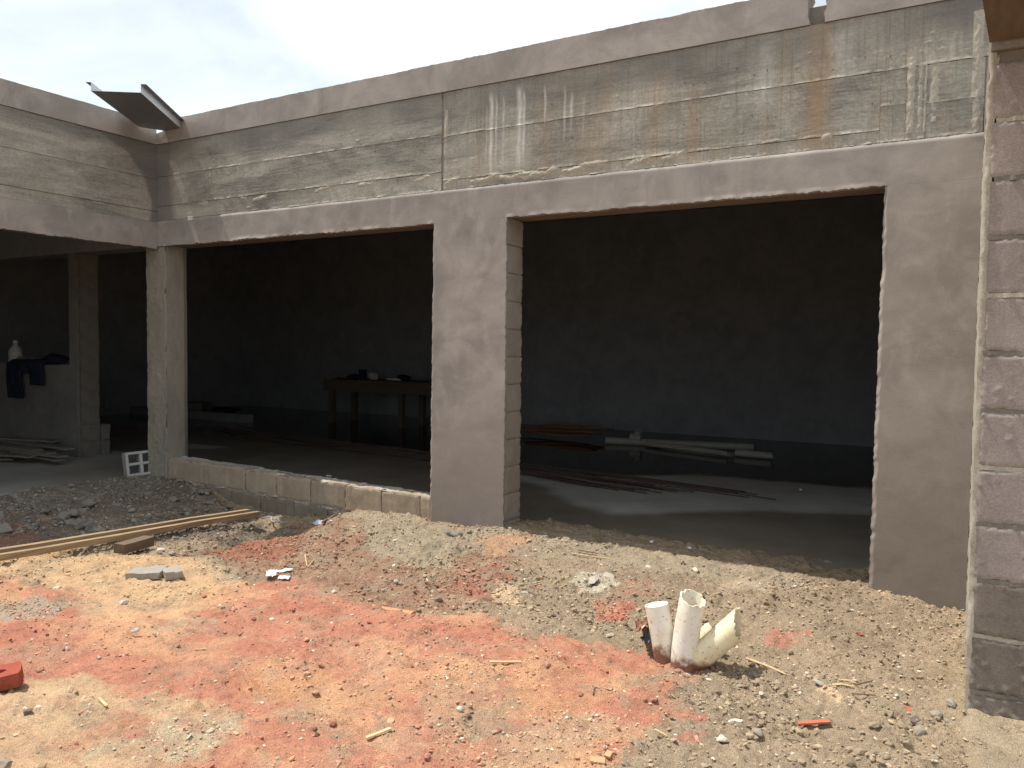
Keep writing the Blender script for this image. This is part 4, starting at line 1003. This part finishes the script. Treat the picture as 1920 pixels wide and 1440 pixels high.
tag(tube('bent_wire', [a+Vector((0, 0, .003)), b+Vector((0, 0, .008)), c+Vector((0, 0, .004))], .0022, RUST, seg=6), 'bent brown wire on the red soil left of the pipes', 'wire')
stick(1496, 1361, 1556, 1357, .006, TILE, 'tile_shard', 'long bright red tile shard on grey grit right of the pipes', 'tile shard', .006, .020, 'tile shards')
for (u, v, s, mat, lab) in ((1120, 1430, (.05, .03), TILET, 'larger tan tile shard at the bottom edge of the picture'), (1141, 1419, (.03, .022), TILET, 'smaller tan tile shard just above the larger tan one'), (1010, 1104, (.028, .016), TILE, 'small orange leaf shaped shard on khaki dirt'), (1016, 1085, (.022, .008), TILET, 'thin ochre shard above the orange one'), (1001, 1069, (.032, .014), TILET, 'ochre shard with dark edge on khaki dirt'), (1613, 1193, (.028, .014), TILE, 'orange shard near the right plastered pillar'), (1703, 1333, (.018, .03), TILE, 'small upright orange shard near the block wall')):
    p = gpt(u, v); o = link('tile_shard', rough_box_mesh('tile_shard', s[0], s[1], .008, int(u), .004, 2), mat); o.location = p+Vector((0, 0, .004)); o.rotation_euler = (rnd.uniform(-.2, .2), rnd.uniform(-.2, .2), rnd.uniform(0, 3)); tag(o, lab, 'tile shard', 'tile shards')
for (u, v, s, mat, lab) in ((509, 1080, (.05, .03, .03), PAPER, 'largest of three white paper scraps, leftmost'), (534, 1072, (.045, .018, .015), PAPER, 'flat white paper scrap, uppermost of the three'), (533, 1086, (.03, .025, .02), PAPER, 'small crumpled white paper scrap, lowest of the three'), (597, 983, (.06, .03, .03), BLUE, 'larger pale blue rag among wood offcuts by the low wall'), (614, 992, (.045, .025, .025), BLUE, 'smaller pale blue rag in front of the larger one')):
    crumple('paper_scrap' if mat is PAPER else 'rag', gpt(u, v)+Vector((0, 0, .003)), s, mat, lab, 'paper' if mat is PAPER else 'rag', int(u), group='white paper scraps' if mat is PAPER else 'pale blue rags')
tg = thing('cord_tangle', 'tangle of grey cord and torn sacking in the shaded gully', 'cord', tuple(gpt(512, 985)))
for i in range(9):
    c = Vector(gpt(rnd.uniform(494, 532), rnd.uniform(975, 993)))+Vector((0, 0, .012)); ang = rnd.uniform(-.3, .5)
    tube('strand', arc([c+Vector((math.cos(ang)*t, math.sin(ang)*t+.02*math.sin(t*40+i), .012*math.sin(t*30+i))) for t in np.linspace(-.1, .1, 5)], 3), .006, GREYC, tg, seg=6)
ST = [(627, 1111, .04, STONEL, 'rounded white stone at the end of the orange conduit'), (740, 1063, .038, STONEL, 'pale angular stone below the cement mound'), (743, 1091, .03, STONEL, 'white stone, larger of the pair on brown soil'), (751, 1093, .02, STONEL, 'white stone, smaller of the pair on brown soil'), (720, 1107, .026, STONEL, 'whitish stone alone above the orange conduit end'), (822, 1127, .042, STONED, 'dark round stone on brown soil below the middle pillar'),
      (838, 1256, .022, STONED, 'small black stone on red soil near the centre'), (592, 1368, .022, STONED, 'dark stone, upper of a little heap at the bottom'), (594, 1379, .02, STONED, 'dark stone, lower of a little heap at the bottom'), (624, 1358, .026, STONER, 'reddish stone beside the small hole at the bottom'), (863, 1331, .026, STONEL, 'pale stone, left of the pair near bottom centre'), (879, 1342, .022, STONED, 'brown stone, right of the pair near bottom centre'), (1420, 1376, .045, STONE, 'grey angular stone left of the red tile shard'), (1353, 1388, .04, STONEL, 'tan stone with dark side at the bottom right of the pipes'),
      (1296, 1320, .024, STONED, 'dark grey stone in the little heap below the pipes'), (1310, 1322, .024, STONE, 'grey stone in the little heap below the pipes'), (1314, 1328, .022, STONE, 'lowest grey stone in the heap below the pipes'), (107, 1105, .045, STONEL, 'white flat stone on red soil at the left'), (232, 1131, .035, STONEL, 'pale flat stone on the tan sand tongue'), (253, 1184, .04, STONEL, 'pale stone with dark side on red soil at the left'), (510, 1163, .03, STONEL, 'pale flat stone on red soil left of centre'), (303, 1033, .05, STONEL, 'whitish stone at the edge of the gully by the offcut'), (322, 1040, .045, STONE, 'grey stone right of the whitish one at the gully'), (410, 1036, .05, STONER, 'orange clod in the shaded gully'), (409, 1050, .04, CHUNK, 'grey chunk below the orange clod in the gully'), (468, 993, .02, TILET, 'small yellow piece in the shaded gully'),
      (840, 1003, .07, CHUNK, 'dark cement chunk at the foot of the middle pillar, left'), (856, 1006, .075, CHUNK, 'dark cement chunk at the foot of the middle pillar, centre'), (880, 1000, .06, CHUNK, 'dark cement chunk at the foot of the middle pillar, right'), (1305, 1071, .05, STONEL, 'pale mortar plate near the edge of the right opening'), (1215, 1066, .045, STONEL, 'pale mortar plate left of centre at the right opening'), (8, 1436, .05, STONE, 'grey flat stone in the bottom left corner'), (52, 1336, .03, STONED, 'dark cube like clod on the tan sand'), (72, 1328, .022, STONEL, 'white pebbles beside the dark clod on sand'), (1232, 1336, .012, TILET, 'ochre crumb on grit'), (1720, 1355, .05, STONED, 'dark clod near the foot of the block wall'), (1712, 1222, .04, STONED, 'dark chip on grit before the plastered right pillar')]
for u, v, s, mat, lab in ST:
    p = gpt(u, v); stone_obj('stone', p+Vector((0, 0, s*.12)), s*.62, mat, lab, 'stone', None, .6)
# mortar plates pressed into the dirt
for (u, v, s, mat) in ((1112, 1085, .10, MORT), (1140, 1082, .11, MORT), (1115, 1107, .06, MORT), (985, 1108, .05, MORT), (1145, 1190, .05, MORT), (1285, 1262, .05, STONEL), (1330, 1272, .035, STONEL), (1390, 1284, .05, STONE), (1535, 1276, .05, MORT), (1370, 1330, .04, STONEL), (1380, 1350, .045, STONEL), (930, 1110, .06, CONCF), (950, 1125, .06, CONCF)):
    p = gpt(u, v); stone_obj('mortar_plate', p+Vector((0, 0, -.004)), s*.62, mat, 'flat plate of spilled mortar pressed into the grey dirt', 'mortar plate', 'spilled mortar plates', .22)
# larger chunks in the shaded rubble
RB = 'mortar chunks in the shaded rubble'
n = 0
while n < 62:
    u, v = rnd.uniform(-20, 470), rnd.uniform(885, 1000)
    top = np.interp(u, [0, 230, 330, 480], [930, 895, 898, 952]); bot = np.interp(u, [0, 300, 480], [1015, 985, 955])
    if not (top < v < bot): continue
    p = gpt(u, v); s = rnd.choice([.03, .04, .05, .06, .08]); n += 1
    near = 'near the timbers' if v > (top+bot)/2 else 'toward the pale hollow block'
    stone_obj('mortar_chunk', p+Vector((0, 0, s*.15)), s*rnd.uniform(.7, 1.1), rnd.choice([CHUNK, CHUNK, STONE]), 'grey mortar chunk in the shaded rubble '+near, 'rubble', RB+' '+near, .45)
for (u, v, s, lab) in ((140, 985, .15, 'largest slab of broken mortar in the shaded rubble, left of the timbers'), (120, 970, .12, 'tilted mortar slab behind the largest one in the rubble'), (158, 990, .13, 'mortar slab right of the largest one near the timbers'), (60, 988, .09, 'mortar slab nearest the left edge in the rubble'), (185, 996, .10, 'flat mortar slab touching the far timber')):
    p = gpt(u, v); o = link('mortar_slab', rough_box_mesh('mortar_slab', s, s*.75, s*.32, int(u), .03, 3), CHUNK); o.location = p-Vector((0, 0, .01)); o.rotation_euler = (rnd.uniform(-.35, .35), rnd.uniform(-.35, .35), rnd.uniform(0, 3)); tag(o, lab, 'rubble', 'mortar slabs')
# scattered pebbles
def scatter(n, mats, poly, smin, smax, name, label, group):
    P = poly_px(poly); c = 0
    while c < n:
        x = rnd.uniform(P[:, 0].min(), P[:, 0].max()); y = rnd.uniform(P[:, 1].min(), P[:, 1].max())
        if poly_mask(np.array([x]), np.array([y]), P, .01)[0] < .5: continue
        s = smin*(smax/smin)**(rnd.random()**2); z = float(gz(x, y)[0]); c += 1
        stone_obj(name, (x, y, z+s*.15), s, rnd.choice(mats), label, 'stone', group, .55)
scatter(70, [STONEL, STONER, STONER, STONE], [(-10, 1110), (420, 1110), (800, 1160), (1200, 1240), (1150, 1438), (0, 1438)], .007, .016, 'pebble', 'small pebble lying loose on the red soil', 'pebbles on the red soil')
scatter(110, [CLODM, CLODM, STONE, STONEL], [(900, 1010), (1500, 1075), (1800, 1150), (1780, 1438), (1180, 1438), (1300, 1260), (950, 1150)], .008, .02, 'pebble', 'small pebble lying loose on the grey grit', 'pebbles on the grey grit')
scatter(45, [STONE, STONEL, STONER], [(470, 1000), (640, 985), (900, 1040), (930, 1130), (640, 1110), (450, 1080)], .008, .02, 'pebble', 'small pebble on the brown slope below the low wall', 'pebbles on the brown slope')
scatter(34, [CLODM, CLODM, STONE], [(1640, 1330), (1790, 1330), (1780, 1436), (1600, 1436)], .012, .03, 'pebble', 'dirt clod at the foot of the block wall', 'clods by the block wall')

# ------------------------------------------------------------------ inside the dark room
def fz(u, v, z=-.03): return Vector(onZ(u, v, z))
for i in range(24):
    a = fz(rnd.uniform(385, 470), rnd.uniform(803, 815)); b = fz(1100+rnd.uniform(-40, 350)*rnd.random(), 0) if 0 else fz(*[(1450, 941), (1310, 930), (1260, 932), (1200, 925), (1150, 922), (1400, 930), (1100, 915), (1240, 920)][i % 8])
    b = b+Vector((rnd.uniform(-.25, .05), rnd.uniform(-.03, .06), 0)); pts = []
    for k in range(9):
        t = k/8; p = a.lerp(b, t); p.y += .10*math.sin(t*math.pi)*rnd.uniform(.4, 1.2)+rnd.uniform(-.025, .025)-.05*math.sin(t*math.pi*2); p.z = -.018+.012*(i % 3)+.006*rnd.random(); pts.append(p)
    o = tube('steel_rod', pts, .0055, RUST, seg=5); tag(o, 'thin rusty steel rod in the bundle along the dark room floor', 'steel rod', 'bundle of steel rods on the room floor')
for (u0, v0, u1, v1, r, lab) in ((1136, 826, 1413, 839, .05, 'longest grey plastic pipe in the water by the back wall'), (1212, 832, 1366, 851, .035, 'thin plastic pipe in front of the longest one in the water'), (1380, 849, 1448, 855, .045, 'short plastic pipe at the right end of the floor pipes')):
    a, b = fz(u0, v0, .01), fz(u1, v1, .01)
    o = hollow_pipe('plastic_pipe', [a, b], r, PVCF, seg=16); tag(o, lab, 'pipe', 'plastic pipes on the room floor')
t = thing('pipe_tee', 'white pipe tee fitting behind the left end of the floor pipes', 'pipe fitting', tuple(fz(1188, 818, 0)))
c = fz(1188, 822, .07); tube('branch', [c+Vector((-.08, .1, 0)), c+Vector((.08, .1, 0))], .055, PVCF, t, seg=14); tube('branch', [c+Vector((0, .1, 0)), c+Vector((.05, .06, .11))], .055, PVCF, t, seg=14)
hc = thing('conduit_coil', 'loose coil of brown flexible conduit on the wet floor behind middle pillar', 'conduit', tuple(fz(1040, 815, 0)))
for i in range(5):
    c = fz(1030+i*12, 817+rnd.uniform(-3, 3), 0); L = rnd.uniform(.45, .75); wv = rnd.uniform(.12, .22); a0 = rnd.uniform(-.15, .15)
    tube('loop', [c+Vector((L*math.cos(tt)+.05*math.sin(3*tt+i), wv*math.sin(tt)+a0*math.cos(tt), .03+.02*i+.01*math.sin(2*tt+i))) for tt in np.linspace(0, 2*math.pi, 26)], .014, HOSE, hc, seg=6, caps=False)
# work bench
TY = 5.45; tx0, tx1 = onY(606, 715, TY)[0], onY(830, 725, TY)[0]; tz = onY(700, 714, TY)[2]
tb = thing('work_bench', 'rough timber work bench with clutter on it in the dark left opening', 'bench', ((tx0+tx1)/2, TY+.35, -.04))
BW = simple('bench_wood', (.11, .085, .06), (.085, .065, .047), .85, 6, (1, 9, 9))
for i in range(4): box('plank', (tx0, tx1, TY+.01+i*.18, TY+.18+i*.18, tz-.03, tz), BW, tb)
box('apron', (tx0+.02, tx1, TY-.02, TY+.008, tz-.2, tz-.032), BW, tb)
for (u) in (622, 752):
    x = onY(u, 760, TY+.05)[0]
    for y in (TY+.02, TY+.6): box('leg', (x-.045, x+.045, y, y+.09, -.05, tz-.031), BW, tb)
def lump(name, loc, s, mat, label, cat, seed):
    V, T = stone_base(seed, 2); V = V*np.array(s)+np.array([0, 0, s[2]*.75]); o = link(name, mesh_np(name, V, tris=T), mat); o.location = loc; return tag(o, label, cat)
for (u, s, mat, lab, cat, nm) in ((625, (.10, .08, .06), BOXM, 'small brown bundle at the left end of the bench', 'bundle', 'bundle'), (658, (.14, .1, .06), CLOTH, 'dark cloth heap on the bench', 'cloth', 'cloth_heap'), (697, (.12, .1, .09), JUG, 'pale crumpled bag on the bench', 'bag', 'crumpled_bag'), (735, (.20, .1, .025), PAPER, 'flat white papers on the bench', 'paper', 'paper_heap'), (755, (.18, .1, .06), CLOTH, 'dark heap behind the papers on the bench', 'cloth', 'cloth_heap')):
    x = onY(u, 710, TY+.25)[0]; lump(nm, (x, TY+.3, tz+.002), s, mat, lab+' in the dark room', cat, 40+int(u))
x = onY(676, 705, TY+.3)[0]; tag(box('tin', (x-.05, x+.05, TY+.3, TY+.4, tz+.001, tz+.17), CLOTH), 'dark upright tin between cloth heap and pale bag on bench', 'tin')
# boxes and dark bundles by the far left wall of the room
p = fz(368, 776); 
for i, lab in enumerate(('lower pale box of two stacked behind the corner column', 'upper pale box of two stacked behind the corner column')):
    o = link('cardboard_box', rough_box_mesh('cardboard_box', .36, .5, .11, 30+i, .006, 2), BOXM); o.location = (p.x-.1, p.y+.1, -.04+i*.112); o.rotation_euler = (0, 0, .5+.05*i); tag(o, lab, 'box', 'stacked boxes')
p = fz(420, 772); lump('cloth_heap', (p.x, p.y, -.04), (.55, .2, .08), CLOTH, 'low dark heap right of the stacked boxes on the floor', 'cloth', 77)
tag(box('floor_ledge', (-7.2, -4.0, 4.6, 4.75, -.05, .10), PLD), 'low concrete ledge across the back of the dark left room', 'ledge')
# small bits on the floor
for (u, v, lab) in ((1222, 1017, 'white scrap on the floor just inside the right opening, left'), (1293, 1029, 'white scrap on the floor just inside the right opening, right'), (1501, 919, 'tiny white fleck on the dry floor patch'), (617, 893, 'white tube lying on the floor behind the low wall')):
    p = fz(u, v, -.02); o = box('floor_scrap', (-.03 if u == 617 else -.012, .03 if u == 617 else .012, -.008, .008, 0, .012), PAPER); o.location = p; tag(o, lab, 'scrap')

# under the left wing: plank pile, jug and clothes on the half wall
PL_ = [(0, 823, 105, 829), (20, 829, 130, 843), (-10, 836, 70, 846), (10, 842, 95, 852), (30, 848, 118, 858), (-20, 852, 60, 858), (60, 855, 112, 864), (-10, 829, 55, 834), (-30, 862, 30, 862)]
for i, (u0, v0, u1, v1) in enumerate(PL_):
    zz = .02+.022*(len(PL_)-1-i)*.8; a, b = Vector(onZ(u0, v0, zz)), Vector(onZ(u1, v1, zz))
    a.y = min(a.y, .40); b.y = min(b.y, .40)
    plank_between('plank', a, b, .12, .02, WOODG, 'grey plank by the half wall, '+('topmost of the pile', 'second from the top of the pile', 'third from the top, at the left', 'fourth from the top of the pile', 'fifth from the top, reaching right', 'sixth from the top, at the left', 'lowest at the right end of the pile', 'short one high in the pile', 'lowest at the left edge of the picture')[i], 'plank', 'plank pile by the half wall')
p = Vector(onY(25, 684, .52)); jz = 1.046
V, Q, T = tube_np([(p.x, .55, jz), (p.x, .55, jz+.02), (p.x, .55, jz+.15), (p.x, .55, jz+.19), (p.x, .55, jz+.22), (p.x, .55, jz+.25)], .08, 14, rs=[.07, .08, .08, .06, .03, .03])
jg = thing('plastic_jug', 'white plastic jug standing on the half wall under the left wing', 'jug', (p.x, .55, jz))
link('jug_body', mesh_np('jug_body', V, Q, T), JUG, jg)
tube('cap', [(p.x, .55, jz+.25), (p.x, .55, jz+.28)], .033, JUG, jg, seg=12)
def draped(u0, u1, drop, seed, label, mat=CLOTH):
    x0, x1 = onY(u0, 690, .44)[0], onY(u1, 690, .44)[0]
    us, vs = np.linspace(x0, x1, 14), np.linspace(-.22, drop, 26); U, V = np.meshgrid(us, vs); u = U.ravel(); v = V.ravel()
    fold = .018*np.sin((u-x0)*38+seed)+.015*vn(u*9, v*6, seed)
    sw = 1-.25*np.clip(v, 0, 1)/max(drop, .01)*0
    y = np.where(v < 0, .43-v, .43-.02-np.abs(fold)*1.2); z = np.where(v < 0, 1.055+np.abs(fold)*1.6, 1.055-v)
    x = u+.05*vn(v*5, v*0, seed)*np.clip(v/drop, 0, 1)
    me = mesh_np('clothes', np.stack([x, y, z], 1), grid_faces(14, 26)); o = link('clothes', me, mat); md = o.modifiers.new('thick', 'SOLIDIFY'); md.thickness = .012; return tag(o, label, 'clothes', 'clothes on the half wall')
draped(20, 48, .42, 3, 'dark garment hanging lowest down the half wall')
draped(48, 62, .12, 5, 'dark garment hanging a little over the half wall edge')
draped(62, 86, .25, 9, 'bunched dark garment hanging right of the long one')
lump('cloth_heap', (onY(100, 680, .55)[0], .56, 1.045), (.28, .12, .09), CLOTH, 'dark clothes heap on the half wall beside the pillar', 'cloth', 81)
lump('cloth_heap', (onY(45, 680, .55)[0], .58, 1.045), (.25, .1, .05), BOXM, 'pale sacking heap on the half wall right of the jug', 'cloth', 82)
